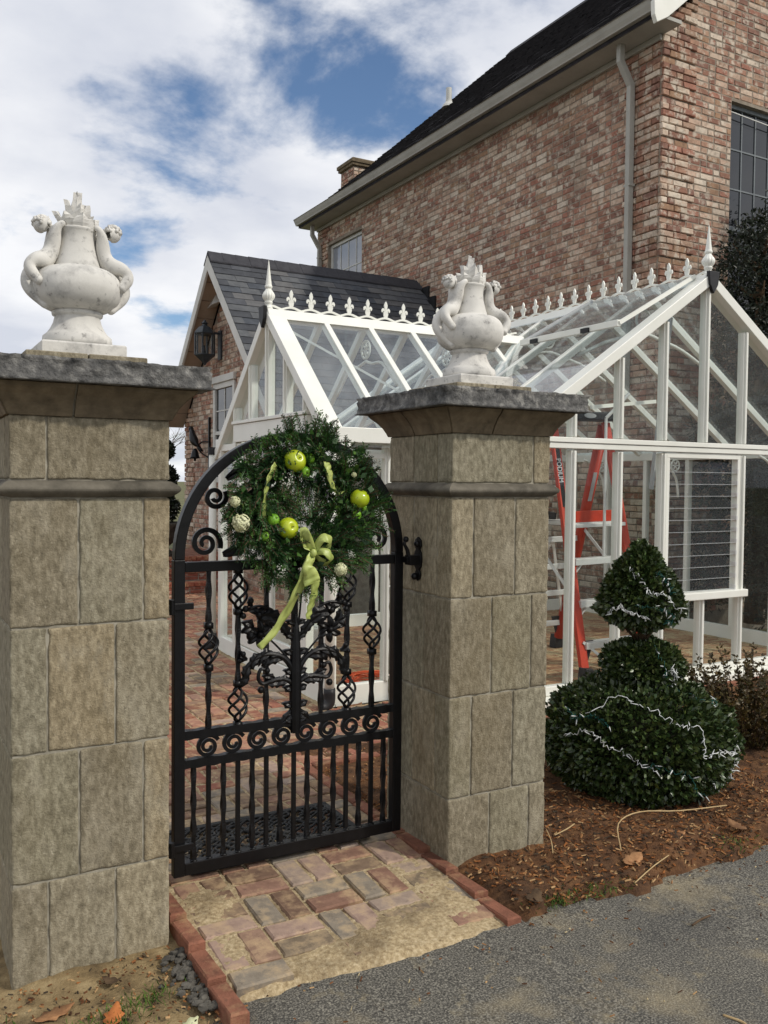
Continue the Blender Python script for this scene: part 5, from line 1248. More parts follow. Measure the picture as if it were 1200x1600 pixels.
# door gable -----------------------------------------------------------------------------------------------
dm = [AYC+.375*k for k in (-2, -1, 0, 1, 2)]
MB().box(AXD-.035, AXD+.03, AYC-.79, AYC+.79, 1.93, 2.085).build('door_head_panel', W, gh, bevel=.004); MB().box(AXD-.05, AXD+.03, AYC-.80, AYC+.80, 2.088, 2.115).build('door_head_rail', W, gh, bevel=.003)
for i, y in enumerate(dm): profbar('gable_mullion', (AXD, y, 2.115), (AXD, y, max(zA(y)-.02, 2.2)), out=(-1, 0, 0))
ys_ = [AY0]+dm+[AY1]
for a, b in zip(ys_[:-1], ys_[1:]):
    lo = 2.115 if (a >= dm[0]-.01 and b <= dm[-1]+.01) else 1.92
    za, zb = max(zA(a)-.02, lo), max(zA(b)-.02, lo); pts = [(AXD, a, lo), (AXD, b, lo)]
    if zb > lo+.02: pts.append((AXD, b, zb))
    if za > lo+.02: pts.append((AXD, a, za))
    quad_pane('gable_pane', pts, GL)
for y in (AYC-.77, AYC+.77): MB().box(AXD-.035, AXD+.03, y-.03, y+.03, .13, 1.93).build('door_jamb', W, gh, bevel=.004)
for a, b in ((AY0+.035, AYC-.8), (AYC+.8, AY1-.035)):
    bar('side_rail', (AXD, a, ZE-.01), (AXD, b, ZE-.01), .06, .06); quad_pane('glass_pane', [(AXD, a, .13), (AXD, b, .13), (AXD, b, ZE-.04), (AXD, a, ZE-.04)], GL)
for (a, b) in ((AYC-.735, AYC-.004), (AYC+.004, AYC+.735)):
    d_ = MB(); st = .075
    d_.box(AXD-.02, AXD+.02, a, a+st, .14, 1.92); d_.box(AXD-.02, AXD+.02, b-st, b, .14, 1.92); d_.box(AXD-.02, AXD+.02, a+st, b-st, .14, .30); d_.box(AXD-.02, AXD+.02, a+st, b-st, 1.85, 1.92); d_.box(AXD-.018, AXD+.018, a+st, b-st, .93, 1.0)
    dr = d_.build('door', W, gh, bevel=.004)
    for z0, z1 in ((.30, .93), (1.0, 1.85)): MB().box(AXD-.003, AXD+.003, a+st, b-st, z0, z1).build('pane', GL, dr)
    hy = b-.04 if b < AYC+.1 else a+.04; h_ = MB(); h_.box(AXD-.035, AXD-.02, hy-.018, hy+.018, .98, 1.14); h_.beam((AXD-.055, hy, 1.07), (AXD-.055, hy+(.1 if b > AYC+.1 else -.1), 1.07), .016, .016); h_.beam((AXD-.02, hy, 1.07), (AXD-.06, hy, 1.07), .016, .016); h_.build('handle', MT['black'], dr)
for y in (AYC-.735, AYC+.735):
    for z in (.45, 1.6): MB().sweep([(AXD-.03, y, z-.05), (AXD-.03, y, z+.05)], .012, 8).build('hinge', MT['silver'], gh)
# rain pipes with black connectors
for (x, y) in ((AXD-.06, AY1+.12), (AXD-.05, AY0-.10)):
    MB().sweep([(x, y, .12), (x, y, ZE-.05)], .035, 14).build('rain_pipe', W, gh, smooth=True); MB().sweep([(x, y, 1.83), (x, y, 1.90)], .042, 14).build('pipe_collar', MT['black'], gh)
    MB().sweep(spline([(x, y, .14), (x, y, .05), (x-.03, y, .015), (x-.07, y, .01)], 8), .042, 12).build('pipe_shoe', MT['black'], gh, smooth=True)
# ------------------------------------------------------------------ step ladder
OR = MT['orange']; AL = MT['alu']
lad = thing('platform_ladder', 'orange fibreglass platform stepladder with aluminium treads inside the greenhouse', 'ladder', (5.2, 5.9, 0))
FLf, FRf, RLf, RRf = Vector((4.84, 5.29, 0)), Vector((5.56, 5.33, 0)), Vector((4.95, 6.58, 0)), Vector((5.67, 6.62, 0))
TL, TR = Vector((4.99, 5.93, 2.15)), Vector((5.63, 5.97, 2.17))
wv = Vector((1, .03, 0)); dv = Vector((-.03, 1, 0))
def lf(a, u): return FLf.lerp(TL, u).lerp(FRf.lerp(TR, u), a)        # on the climbing side, u from foot to top
def lr(a, u): return RLf.lerp(TL, u).lerp(RRf.lerp(TR, u), a)        # on the rear side
for a in (0, 1):
    MB().beam(lf(a, .045), lf(a, .985), .080, .036, up=dv).build('front_rail', OR, lad, bevel=.004)
    MB().sweep([lr(a, .05), lr(a, .5), lr(a, .975)], [.046, .048, .05], 14).build('rear_rail', OR, lad, smooth=True)
    for q in (lf(a, .0), lr(a, .0)):
        f = MB(); f.prism([(-.055, 0), (.055, 0), (.040, .12), (-.040, .13)], 'y', -.045, .045, (q.x, q.y, .004)); f.build('foot', MT['black'], lad, bevel=.006)
    sx = 1-2*a
    for q, u_ in ((lf, .05), (lr, .05)): MB().add([q(a, .05)+wv*sx*.02, q(a, .15)+wv*sx*.02, q(a, .15)+wv*sx*.14, q(a, .05)+wv*sx*.02+dv*.012, q(a, .15)+wv*sx*.02+dv*.012, q(a, .15)+wv*sx*.14+dv*.012], [(0, 1, 2), (5, 4, 3), (0, 3, 4, 1), (1, 4, 5, 2), (2, 5, 3, 0)]).build('foot_gusset', MT['black'], lad)
for k, u in enumerate((.135, .285, .44)):
    MB().beam(lf(.03, u), lf(.97, u), .085, .055).build('tread', AL, lad, bevel=.003)
    for a in (.04, .96): MB().beam(lf(a, u)+Vector((0, 0, -.11)), lf(a+(.14 if a < .5 else -.14), u)+Vector((0, 0, -.02)), .012, .03, up=dv).build('tread_brace', AL, lad)
pm = (lf(.5, .595)+lr(.5, .595))/2
MB().beam(lf(.03, .585)+dv*.16, lf(.97, .585)+dv*.16, .36, .035).build('platform', AL, lad, bevel=.004)
MB().beam(lf(.02, .61)-dv*.03, lf(.98, .61)-dv*.03, .02, .095).build('platform_edge', OR, lad, bevel=.003)
MB().beam(lf(.02, .575)-dv*.035, lf(.98, .575)-dv*.035, .03, .03).build('platform_lip', AL, lad, bevel=.003)
for u in (.12, .26, .38, .50): MB().beam(lr(.02, u), lr(.98, u), .03, .05).build('rear_bar', AL, lad, bevel=.003)
for a in (0, 1):
    MB().beam(lr(a, .14), lr(.5, .50), .030, .008, up=dv).build('cross_brace', AL, lad); MB().beam(lf(a, .15)-dv*.03, lf(.5+.1*(1-2*a)*-1, .0)+Vector((0, 0, .05))-dv*.03 if False else lf(a+.25*(1-2*a), .09)-dv*.03, .022, .008, up=dv).build('front_brace', AL, lad)
    MB().beam(lf(a, .30), lr(a, .55), .028, .008, up=wv).build('spreader', AL, lad)
q0 = TL-wv*.10; q1 = TR+wv*.10; MB().beam(q0+Vector((0, 0, .02)), q1+Vector((0, 0, .02)), .20, .075).build('top_tray', MT['black'], lad, bevel=.014)
c_ = TL.lerp(TR, .55)+Vector((0, -.108, .02)); e = MB(); n = 20; r_ = wv.normalized()
e.add([c_+r_*.07*math.cos(2*math.pi*k/n)+Vector((0, 0, .022*math.sin(2*math.pi*k/n))) for k in range(n)]+[c_-dv*.004+r_*.07*math.cos(2*math.pi*k/n)+Vector((0, 0, .022*math.sin(2*math.pi*k/n))) for k in range(n)], [tuple(range(n)), tuple(range(2*n-1, n-1, -1))]+[(k, (k+1) % n, n+(k+1) % n, n+k) for k in range(n)]); e.build('tray_badge', MT['silver'], lad)
MB().beam(lf(-.12, .62)+dv*.2, lf(.08, .61)+dv*.22, .12, .06).build('side_tray', MT['black'], lad, bevel=.01)
MB().beam(lr(1, .66)-Vector((.02, .05, 0)), lr(1, .78)-Vector((.02, .05, 0)), .04, .006, up=dv).build('rail_sticker', MT['silver'], lad)
a0 = lf(0, .93)-dv*.024-wv*.012; b0 = lf(0, .58)-dv*.024-wv*.012
# lettering down the front rail
dr_ = (b0-a0).normalized(); cu = bpy.data.curves.new('lettering', 'FONT'); cu.body = 'PODIUM'; cu.size = .056; cu.extrude = .0008; cu.align_x = 'CENTER'; cu.align_y = 'CENTER'
tx = bpy.data.objects.new('tmp', cu); COL.objects.link(tx); bpy.context.view_layer.update(); me = bpy.data.meshes.new_from_object(tx.evaluated_get(bpy.context.evaluated_depsgraph_get())); bpy.data.objects.remove(tx)
view = Vector((-.49, -.87, 0)); zax = (view-dr_*view.dot(dr_)).normalized(); yax = zax.cross(dr_).normalized(); pos = a0.lerp(b0, .40)+zax*.006
me.materials.clear(); me.materials.append(MT['whitepaint']); tm = Matrix((( dr_.x, yax.x, zax.x, pos.x), (dr_.y, yax.y, zax.y, pos.y), (dr_.z, yax.z, zax.z, pos.z), (0, 0, 0, 1)))
me.transform(tm); lo = bpy.data.objects.new('lettering', me); COL.objects.link(lo); adopt(lo, lad)
bl = MB(); bl.beam(a0.lerp(b0, .08), a0.lerp(b0, .80), .044, .004, up=zax); bl.build('black_label', MT['black'], lad)

# ------------------------------------------------------------------ coiled cord on the greenhouse floor
cd_ = MB(); P = []; rr = random.Random(2)
for i in range(260):
    a = i*.21; r = .17+.05*math.sin(a*.37)+.02*rr.random(); P.append((3.36+r*1.1*math.cos(a)+.03*math.sin(a*.11), 6.10+r*math.sin(a), .014+.022*abs(math.sin(a*.23))+.0001*i))
P += [(3.36+.2+.12*k, 6.05+.12*math.sin(k*1.3), .012) for k in range(1, 9)]
tag(cd_.sweep(P, .0055, 6).build('extension_cord', MT['cord'], None, smooth=True), 'coiled orange extension cord on the sandy greenhouse floor near the gate', 'cord')

# ------------------------------------------------------------------ vegetation
def leaf_cloud(pts, nrm, size, aspect=.5, tilt=.8, seed=0):
    r = np.random.default_rng(seed); n = len(pts); d = nrm+r.normal(0, tilt, (n, 3)); d /= np.linalg.norm(d, axis=1)[:, None]
    a = np.cross(d, r.normal(0, 1, (n, 3))); a /= np.linalg.norm(a, axis=1)[:, None]+1e-9; nn = np.cross(d, a)
    L = size*r.uniform(.7, 1.25, n)[:, None]; w = L*aspect
    v0 = pts; v1 = pts+d*L*.5+a*w*.5+nn*L*.08; v2 = pts+d*L; v3 = pts+d*L*.5-a*w*.5+nn*L*.08
    V = np.stack([v0, v1, v2, v3], 1).reshape(-1, 3); b = np.arange(n)*4
    F = np.concatenate([np.stack([b, b+1, b+2], 1), np.stack([b, b+2, b+3], 1)])
    c = np.repeat(r.uniform(.6, 1.45, n)[:, None]*np.array([1, 1, 1])*np.stack([r.uniform(.9, 1.25, n), np.ones(n), r.uniform(.8, 1.1, n)], 1), 4, 0)
    return V, F, c
def crown(name, c, rad, n, size, m, parent, seed, shape=None, shell=.8, lump=.12):
    """leaf-sized faces through the outer volume of a lumpy body"""
    r = np.random.default_rng(seed); q = r.normal(0, 1, (n, 3)); q /= np.linalg.norm(q, axis=1)[:, None]
    k = np.array([mnoise.fractal(Vector(p)*3.2+Vector((seed, 0, 0)), 1, 2, 3) for p in q])
    rr = (1+lump*k)*(shell+(1-shell)*r.random(n)**.5)
    P = q*rr[:, None]*np.array(rad)
    if shape: P = shape(P)
    tg = np.cross(q, r.normal(0, 1, (n, 3))); tg /= np.linalg.norm(tg, axis=1)[:, None]+1e-9
    V, F, cc = leaf_cloud(P+np.array(c), tg*.9+q*.45, size, .62, .45, seed)
    o = bpy.data.objects.new(name, npmesh(name, V, F, m, cc)); COL.objects.link(o); adopt(o, parent); o['kind'] = 'stuff'; return o
topi = thing('topiary_bush', 'three tiered clipped boxwood topiary draped with string lights beside the right pillar', 'topiary', (3.5, 3.42, 0))
TX, TY = 3.50, 3.42
def squash(P):
    P = P.copy(); n_ = np.array([.47, .47, .315]); q = np.abs(P/n_); k_ = np.linalg.norm(q, axis=1)/(np.sum(q**2.35, axis=1)**(1/2.35)+1e-9); P *= k_[:, None]; z = P[:, 2]; P[:, 2] = np.where(z < -.25, -.25+(z+.25)*.25, z); return P
def cone(P):
    P = P.copy(); P[:, 2] = np.where(P[:, 2] < -.10, -.10+(P[:, 2]+.10)*.72, P[:, 2]); u = np.clip((P[:, 2]+.12)/.38, 0, 1); f = 1.07-.76*u**1.05; P[:, 0] *= f; P[:, 1] *= f; return P
crown('lower_tier', (TX, TY, .25), (.470, .470, .315), 24000, .032, MT['box'], topi, 21, squash, .72, .10)
crown('middle_tier', (TX+.03, TY, .640), (.205, .205, .125), 6500, .030, MT['box'], topi, 22, None, .62, .14)
crown('upper_tier', (TX+.0, TY, 1.035), (.235, .235, .250), 9000, .030, MT['box'], topi, 23, cone, .62, .10)
ctw = mat('shade_tinted_core', [(.3, S(22, 24, 14)), (.7, S(38, 38, 22))], 30, .9, .8, 60, bdist=.02)  # shade between the leaves, put into the colour of solid inner balls
for q_ in (((TX, TY, .22), .36, (1, 1, .68)), ((TX+.04, TY, .625), .15, (1, 1, .5)), ((TX, TY, 1.02), .15, (1, 1, .9))): MB().ball(q_[0], q_[1], 16, 10, q_[2]).build('shade_core', ctw, topi, smooth=True)
tk = MB(); tk.sweep([(TX, TY, -.06), (TX+.01, TY, .4), (TX+.02, TY, .75), (TX, TY, 1.1)], [.035, .03, .024, .014], 10)
for k in range(9):
    a = k*.7; tk.sweep([(TX+.01, TY, .74), (TX+.07*math.cos(a), TY+.07*math.sin(a), .82), (TX+.16*math.cos(a), TY+.16*math.sin(a), .90)], [.009, .006, .003], 5)
tk.build('trunk', MT['stem'], topi, smooth=True)
# string lights: three white runs and two green ones lying on the leaves
lights = thing('string_lights', 'white and green wired string lights looped over the topiary', 'string lights', (TX, TY, .1))
def on_bush(u, z):
    """u: angle seen from the camera side (0 = facing the driveway), z: height"""
    a = math.atan2(-.87, -.49)+u
    if z < .53: r = .490*max(1-abs((z-.25)/.33)**2.35, .03)**(1/2.35)
    elif z < .78: r = .215*math.sqrt(max(1-((z-.64)/.14)**2, .05))
    else:
        w = min(max((z-.915)/.38, 0), 1); r = (.245*(1.07-.76*w))*math.sqrt(max(1-((z-1.035)/.262)**2, .03))
    c = TX+(.04 if .53 < z < .78 else 0)
    return Vector((c+(r+.006)*math.cos(a), TY+(r+.006)*math.sin(a), z))
def string(pts, m, seed, r=.0021):
    r = min(r, .0021)
    rr = random.Random(seed); P = spline([on_bush(u, z) for u, z in pts], 60)
    P = [p+Vector((rr.gauss(0, .007), rr.gauss(0, .007), rr.gauss(0, .008))) for p in P]; mb = MB(); mb.sweep(P, r, 6)
    w = mb.build('wire', MT[m], lights, smooth=True)
    b = MB()
    for i in range(4, 60, 9):
        d = Vector((rr.gauss(0, 1), rr.gauss(0, 1)-.6, rr.gauss(0, 1))).normalized(); b.sweep([P[i], P[i]+d*.012, P[i]+d*.022, P[i]+d*.034], [.0030, .0034, .0022, .0006], 6)
    b.build('bulbs', MT['wirew'], w, smooth=True, kind='stuff')
string([(-0.9, 0.435), (-0.6, 0.522), (-0.35, 0.509), (-0.1, 0.487), (0.1, 0.448), (0.25, 0.418), (0.42, 0.409), (0.4, 0.331), (0.42, 0.261)], 'wirew', 1)
string([(0.45, 0.278), (0.7, 0.287), (0.95, 0.244), (1.15, 0.287), (1.4, 0.348)], 'wirew', 2); string([(1, 0.244), (1.02, 0.174), (1, 0.104), (0.8, 0.087), (0.6, 0.122)], 'wirew', 3)
string([(-1.1, 0.313), (-0.8, 0.365), (-0.55, 0.313), (-0.3, 0.261), (-0.1, 0.217)], 'wirew', 4)
string([(-0.7, 1.160), (-0.25, 1.100), (-0.1, 1.040), (0.25, 1.040), (0.5, 1.010), (0.7, 0.930)], 'wirew', 5, .003); string([(-1, 0.930), (-0.7, 0.960), (-0.4, 0.930), (-0.1, 0.910)], 'wirew', 6, .003)
string([(-0.4, 0.980), (0, 0.970), (0.3, 0.950), (0.5, 0.910), (0.3, 0.890)], 'wireg', 7); string([(0.3, 1.130), (0.5, 1.100), (0.6, 1.030)], 'wireg', 8)
string([(0.1, 0.750), (0.15, 0.680), (0.25, 0.620), (0.45, 0.560), (0.7, 0.522), (0.95, 0.479), (1.3, 0.487)], 'wireg', 9); string([(-0.2, 0.244), (0.1, 0.217), (0.25, 0.191), (0.35, 0.104), (0.6, 0.052)], 'wireg', 10); string([(-1.2, 0.435), (-1, 0.400), (-0.8, 0.435), (-0.6, 0.409)], 'wireg', 11)
string([(0.2, 0.620), (0.4, 0.640), (0.55, 0.600), (0.6, 0.540)], 'wirew', 12, .003)

# low bronze shrub at the right edge of the bed
def twiggy(name, label, cat, c, n, h, spread, leafsize, m, seed, group=None):
    t = thing(name, label, cat, c, group); r = random.Random(seed); st = MB(); pts = []; nr = []
    for k in range(n):
        a = r.uniform(0, 6.28); e = r.uniform(.1, 1)**.6*spread; hh = h*r.uniform(.6, 1.1)*(1-.35*(e/spread)**2)
        base_ = Vector(c)+Vector((math.cos(a)*e*.25, math.sin(a)*e*.25, 0)); tip = Vector(c)+Vector((math.cos(a)*e, math.sin(a)*e, hh)); P = spline([base_, base_.lerp(tip, .5)+Vector((0, 0, .06*h)), tip], 12)
        st.sweep(P, [.006-.0004*i for i in range(13)], 5)
        for i in range(2, 13):
            for q in range(7):
                b = r.uniform(0, 6.28); pts.append(P[i]+Vector((r.gauss(0, .006), r.gauss(0, .006), r.gauss(0, .01)))); nr.append((math.cos(b)*.8, math.sin(b)*.8, .55))
    st.build('stems', MT['stem'], t, smooth=True, fix=False)
    V, F, cc = leaf_cloud(np.array([tuple(p) for p in pts]), np.array(nr), leafsize, .55, .3, seed)
    o = bpy.data.objects.new('foliage', npmesh('foliage', V, F, m, cc)); COL.objects.link(o); adopt(o, t); o['kind'] = 'stuff'; return t
twiggy('bronze_shrub', 'low bronze green shrub with upright shoots at the right edge, in front of the greenhouse', 'shrub', (4.62, 3.62, -.05), 110, .62, .42, .030, MT['shrub'], 31)
# dark evergreens beside the house
def evergreen(name, label, c, h, rad, n, seed, size=.066):
    t = thing(name, label, 'tree', c, 'dark evergreens beside the house'); tr = MB(); r = random.Random(seed)
    tr.sweep([c, (c[0]+.05, c[1], h*.4), (c[0], c[1]+.05, h*.9)], [.11, .08, .02], 10)
    for k in range(26):
        z = h*r.uniform(.12, .92); a = r.uniform(0, 6.28); L = rad*(1-.55*z/h)*r.uniform(.7, 1); tr.sweep([(c[0], c[1], z), (c[0]+L*.5*math.cos(a), c[1]+L*.5*math.sin(a), z+.12), (c[0]+L*math.cos(a), c[1]+L*math.sin(a), z+.3)], [.03, .02, .006], 6)
    tr.build('trunk', MT['stem'], t, smooth=True)
    g = np.random.default_rng(seed); P = []; Q = []
    for k in range(n//110):
        z = h*g.uniform(.04, 1)**.9; a = g.uniform(0, 6.28); e = rad*(1-.62*(z/h)**1.6)*g.uniform(.35, 1.0)**.6
        cc = np.array([c[0]+e*math.cos(a), c[1]+e*math.sin(a), z]); s = g.uniform(.12, .36); q = g.normal(0, 1, (110, 3)); q /= np.linalg.norm(q, axis=1)[:, None]
        P.append(cc+q*s*g.uniform(.5, 1, (110, 1))*np.array([1, 1, .75])); Q.append(q)
    V, F, cc = leaf_cloud(np.concatenate(P), np.concatenate(Q), size, .42, .6, seed); o = bpy.data.objects.new('crown', npmesh('crown', V, F, MT['ever'], cc)); COL.objects.link(o); adopt(o, t); o['kind'] = 'stuff'
evergreen('evergreen_tree', 'tall dark evergreen in front of the house window, right edge', (9.75, 6.75, 0), 5.3, 1.25, 26000, 41)
evergreen('evergreen_tree', 'dark evergreen close behind the greenhouse apex at the house corner', (8.70, 6.75, 0), 4.5, .72, 22000, 42, .06)
evergreen('evergreen_tree', 'dark evergreen standing beyond the louvre window of the greenhouse', (8.60, 5.75, 0), 3.4, .80, 20000, 43)
evergreen('evergreen_tree', 'broad dark evergreen at the far right beyond the greenhouse end wall', (10.2, 5.2, 0), 3.9, 1.25, 24000, 44)
evergreen('evergreen_tree', 'low dark evergreen seen through the greenhouse right of the louvre window', (9.0, 4.75, 0), 3.0, .85, 18000, 45)
evergreen('evergreen_tree', 'dark evergreen filling the gap under the house window, behind the glass', (9.35, 6.0, 0), 4.0, .9, 20000, 46)
# brick steps and potted plant behind the left pillar
st_t = thing('brick_steps', 'two red brick steps up to the annex, seen past the gate hinge', 'steps', (3.4, 12.4, 0))
for k in range(3):
    y0_ = 12.05+.30*k; z0_, z1_ = .0, .155*(k+1)
    MB().box(2.2, 4.55, y0_+.02, 14.2 if k == 2 else y0_+.33, z0_-.1, z1_-.055).build('riser', MT['mortar'], st_t)
    L = .11; x = 2.2
    rm = paver_mesh(300+k, S(146, 82, 64), .20, .105, .055)
    tm_ = rm.mesh('tread_brick', MT['paver'])
    while x < 4.5: inst('brick', tm_, st_t, (x+.052, y0_+.10, z1_), (0, 0, math.pi/2)); x += .112
    for j in range(2):
        x = 2.2
        fb = brick_mb(600+k*3+j, S(140, 78, 62), .205, .046); fme_ = fb.mesh('brick', MT['brick'])
        while x < 4.5: inst('brick', fme_, st_t, (x+.105, y0_+.014, z1_-.055-.026-j*.05), (0, 0, 0)); x += .216
MB().box(2.2, 4.55, 12.85, 14.2, .40, .462).build('landing', MT['edge'], st_t)
pot = thing('planter_urn', 'dark stone planter urn on the steps behind the left pillar', 'planter', (3.55, 12.95, .46))
MB().lathe([(.19, 0), (.19, .05), (.12, .09), (.10, .14), (.17, .20), (.25, .30), (.29, .42), (.33, .46), (.33, .50), (.27, .50), (.25, .44)], (3.55, 12.95, .462), 28).build('bowl', mat('dark_lead', [(.3, S(50, 48, 44)), (.7, S(80, 76, 68))], 10, .85, .4, 60), pot, smooth=True)
pt = thing('potted_topiary', 'dark ball topiary tree with tiny lights in the planter urn behind the left pillar', 'topiary', (3.55, 12.95, .9))
MB().sweep([(3.55, 12.95, .9), (3.55, 12.95, 2.0)], .025, 8).build('trunk', MT['stem'], pt)
for z, r_, nm in ((1.18, .30, 'lower_ball'), (1.62, .27, 'middle_ball'), (2.02, .22, 'upper_ball')): crown(nm, (3.5, 12.95, z), (r_, r_, r_*.72), 3500, .05, MT['ever'], pt, int(z*100), None, .4, .15)
bb = MB(); rr = random.Random(8)
for k in range(40):
    z, r_ = rr.choice(((1.18, .30), (1.62, .27), (2.02, .22))); a = rr.uniform(3, 6.3); b = rr.uniform(-.8, .8); bb.ball((3.5+r_*math.cos(a)*math.cos(b), 12.95+r_*math.sin(a)*math.cos(b), z+r_*.72*math.sin(b)), .009, 6, 4)
bb.build('fairy_lights', MT['wirew'], pt)
# bare tree far off beyond the annex
def bare_tree(c, h, seed, label):
    t = thing('bare_tree', label, 'tree', c, 'bare trees beyond the garden'); m = MB(); r = random.Random(seed)
    def grow(p, d, L, rad, lev):
        q = p+d*L; m.sweep([p, p.lerp(q, .5)+Vector((r.gauss(0, .04), r.gauss(0, .04), 0))*L, q], [rad, rad*.8, rad*.6], 5)
        if lev == 0: return
        for k in range(3): grow(p.lerp(q, r.uniform(.55, 1)), (d+Vector((r.gauss(0, .45), r.gauss(0, .45), r.gauss(.1, .25)))).normalized(), L*r.uniform(.55, .8), rad*.55, lev-1)
    grow(Vector(c), Vector((0, 0, 1)), h*.36, h*.016, 5); m.build('branches', MT['stem'], t, fix=False)
bare_tree((9.3, 36, -.3), 6.0, 3, 'small bare tree far beyond the annex, left of its wall'); 

# ------------------------------------------------------------------ litter on the ground
chips = MB(); rr = random.Random(77)
cc_ = [S(120, 78, 46), S(92, 58, 34), S(150, 108, 68), S(70, 48, 32), S(168, 136, 96), S(60, 52, 42), S(134, 84, 44)]
def chip(x, y, z, L, w, col):
    a = rr.uniform(0, 6.28); t = rr.uniform(-.5, .5); d = Vector((math.cos(a)*math.cos(t), math.sin(a)*math.cos(t), math.sin(t)))*L/2; s = Vector((-math.sin(a), math.cos(a), rr.uniform(-.4, .4)))*w/2; u = Vector((0, 0, .002)); p = Vector((x, y, z))
    chips.add([p-d-s, p+d-s, p+d+s, p-d+s, p-d*.9+u*2, p+d*.9+u*2], [(0, 1, 5, 4), (1, 2, 5), (2, 3, 4, 5), (3, 0, 4)], col)
for k in range(7500):
    x = rr.uniform(2.1, 6.6)**1; y = rr.uniform(2.56, 4.6)
    if rr.random() < .5: x = rr.uniform(2.1, 4.2); y = rr.uniform(2.56, 3.5)
    if y < edge_y(x)+.01 or (2.04 < x < 2.59 and 3.06 < y < 3.6): continue
    chip(x, y, bed_z(x, y)+rr.uniform(.0, .008), rr.uniform(.006, .030), rr.uniform(.003, .010), rr.choice(cc_))
for k in range(900):
    x = rr.uniform(2.08, 2.6); y = rr.uniform(3.62, 4.42); chip(x, y, -.028+.02*fbm(x*5, y*5, 4)+.008, rr.uniform(.006, .028), rr.uniform(.003, .009), rr.choice(cc_))
for k in range(500):
    x = rr.uniform(.2, .95); y = rr.uniform(2.55, 3.05); chip(x, y, zg(x, y)+.012, rr.uniform(.005, .018), rr.uniform(.003, .008), rr.choice(cc_))
for k in range(260):
    x = rr.uniform(.5, 4.2); y = edge_y(x)-rr.uniform(0, 1)**2*.9; chip(x, y, zg(x, 2.5)-.004, rr.uniform(.004, .020), rr.uniform(.002, .006), rr.choice(cc_[:5]+[S(176, 160, 124)]))
tag(chips.build('mulch_litter', MT['chip'], None, fix=False), 'brown wood chips, twigs and leaf crumbs scattered over the bed', 'mulch', kind='stuff')
# gravel heap between the left pillar and the ramp
gv = MB()
for k in range(110):
    x = .893-abs(rr.gauss(0, .04)); y = rr.uniform(2.62, 3.0); r_ = rr.uniform(.006, .018); n0 = len(gv.v); gv.ball((x, y, zg(x, y)+r_*.5+.01), r_, 6, 4, (1, rr.uniform(.6, 1), rr.uniform(.5, .9)))
    gv.v[n0:] = [(v[0]+rr.uniform(-.2, .2)*r_, v[1]+rr.uniform(-.2, .2)*r_, v[2]+rr.uniform(-.2, .2)*r_) for v in gv.v[n0:]]
tag(gv.build('gravel', MT['gravel'], None), 'small heap of grey gravel against the left ramp edging', 'gravel', kind='stuff')
def dead_leaf(c, L, rz, label, m, curl=.4, seed=0):
    r = random.Random(seed); K = 8; vs = []
    for i in range(K+1):
        u = i/K; w = L*.28*math.sin(math.pi*min(u*.94+.04, 1))**.8*(1+.25*math.sin(u*19+seed))
        for q in (-1, 0, 1): vs.append(((u-.5)*L, q*w, curl*L*((u-.5)**2*1.1+.35*q*q*w/L)+.004*r.random()))
    mb = MB().add(vs, [(i*3+k, i*3+k+1, (i+1)*3+k+1, (i+1)*3+k) for i in range(K) for k in range(2)])
    o = mb.build('dead_leaf', MT[m], None, smooth=True); s = o.modifiers.new('solid', 'SOLIDIFY'); s.thickness = .0012
    o.location = c; o.rotation_euler = (r.uniform(-.25, .25), r.uniform(-.25, .25), rz); return tag(o, label, 'leaf', 'dead leaves on the ground')
dead_leaf((.45, 2.86, -.080), .13, .3, 'long brown dead leaf lying against the foot of the left pillar', 'leafd', .3, 1)
dead_leaf((.60, 2.73, -.070), .10, 1.1, 'curled orange dead leaf on the dirt in front of the left pillar', 'leafo', .9, 2)
dead_leaf((.64, 2.93, -.065), .075, 2.2, 'dark curled dead leaf by the front face of the left pillar', 'stem', .8, 3)
dead_leaf((2.16, 2.63, -.010), .11, .6, 'grey crumpled dead leaf beside the end of the right edging bricks', 'stem', .9, 4)
dead_leaf((2.75, 2.70, .0), .12, .2, 'pale tan dead leaf on the front of the bed right of the gate', 'leafd', .4, 5)
dead_leaf((3.12, 2.82, .0), .11, 2.8, 'brown dead leaf in the bed below the topiary', 'leafd', .5, 6)
dead_leaf((.80, 2.60, -.075), .07, .4, 'small cream dead leaf at the corner of the left ramp edging', 'flower', .5, 7)
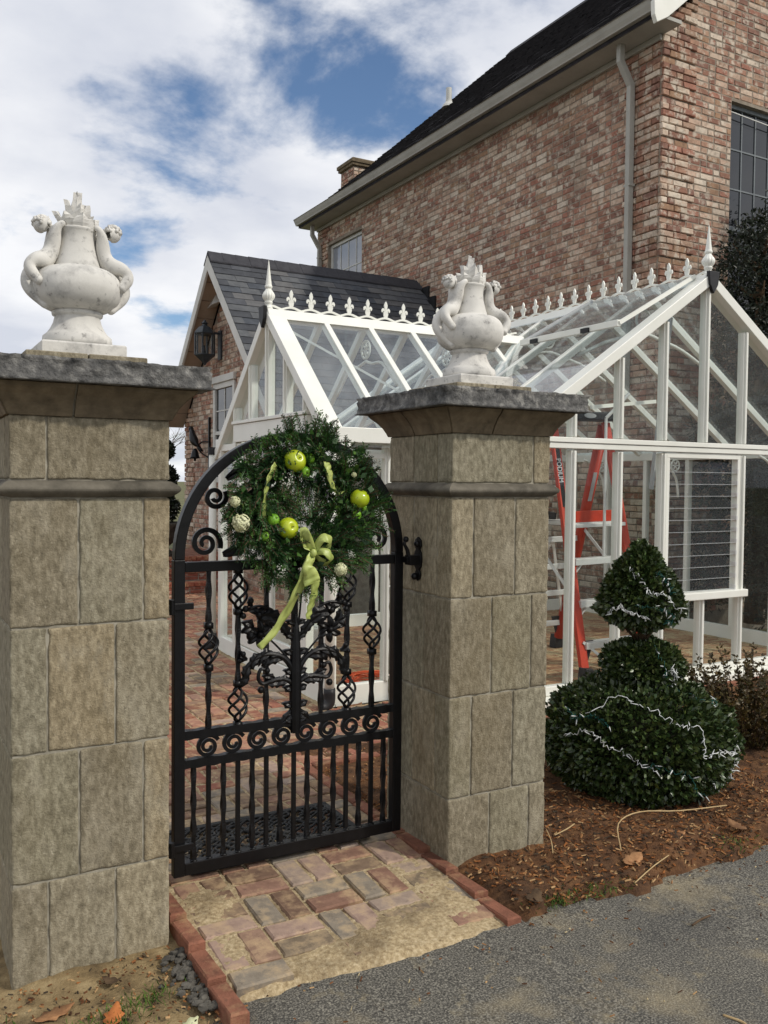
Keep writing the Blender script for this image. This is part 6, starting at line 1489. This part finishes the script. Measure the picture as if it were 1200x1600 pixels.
dead_leaf((3.45, 2.74, .0), .12, 1.4, 'tan dead leaf near the driveway at the right side of the bed', 'leafd', .5, 8)
def stick(pts, r, label, m='stem'): return tag(MB().sweep(spline(pts, 16), r, 6).build('twig', MT[m], None, smooth=True), label, 'twig', 'twigs on the ground')
TW = mat('pale_straw', [(.3, S(164, 138, 98)), (.7, S(190, 166, 124))], 20, .85); MT['straw'] = TW
stick([(2.78, 2.80, .0), (2.86, 2.90, .07), (3.02, 2.93, .085), (3.25, 2.90, .06), (3.55, 2.88, .04)], .003, 'long pale arching stem under the topiary', 'straw')
stick([(2.50, 2.92, .0), (2.54, 2.98, .025), (2.58, 3.06, .04)], .0022, 'pale upright stalk by the foot of the right pillar', 'straw'); stick([(2.62, 3.05, .01), (2.70, 3.06, .02), (2.78, 3.10, .015)], .003, 'short pale stick lying between right pillar and topiary', 'straw')
stick([(2.25, 1.72, -.045), (2.27, 1.76, -.043), (2.25, 1.82, -.045)], .004, 'small curved twig on the driveway', 'straw'); stick([(2.60, 2.25, -.040), (2.66, 2.26, -.036), (2.72, 2.27, -.040)], .004, 'short twig lying on the driveway below the bed', 'stem')
stick([(2.62, 2.56, -.01), (2.76, 2.60, .01), (2.92, 2.66, .005)], .0025, 'thin straw stalk along the edge of the driveway', 'straw')
# grass tufts
gpts = []; gn = []
for (cx, cy, n, s) in ((.55, 2.70, 260, .09), (.35, 2.66, 200, .10), (.72, 2.78, 90, .05), (2.26, 2.62, 140, .06), (2.52, 2.60, 90, .07), (3.3, 2.66, 90, .08), (.2, 2.85, 160, .08)):
    for k in range(n): x = rr.gauss(cx, s); y = max(rr.gauss(cy, s*.5), edge_y(x)-.03); gpts.append((x, y, zg(x, y)+.005)); gn.append((rr.gauss(0, .5), rr.gauss(0, .5), .8))
V, F, cc = leaf_cloud(np.array(gpts), np.array(gn), .030, .14, .3, 5); go = bpy.data.objects.new('grass', npmesh('grass', V, F, MT['grass'], cc)); COL.objects.link(go); tag(go, 'thin green grass and moss at the edge of the driveway', 'grass', kind='stuff')
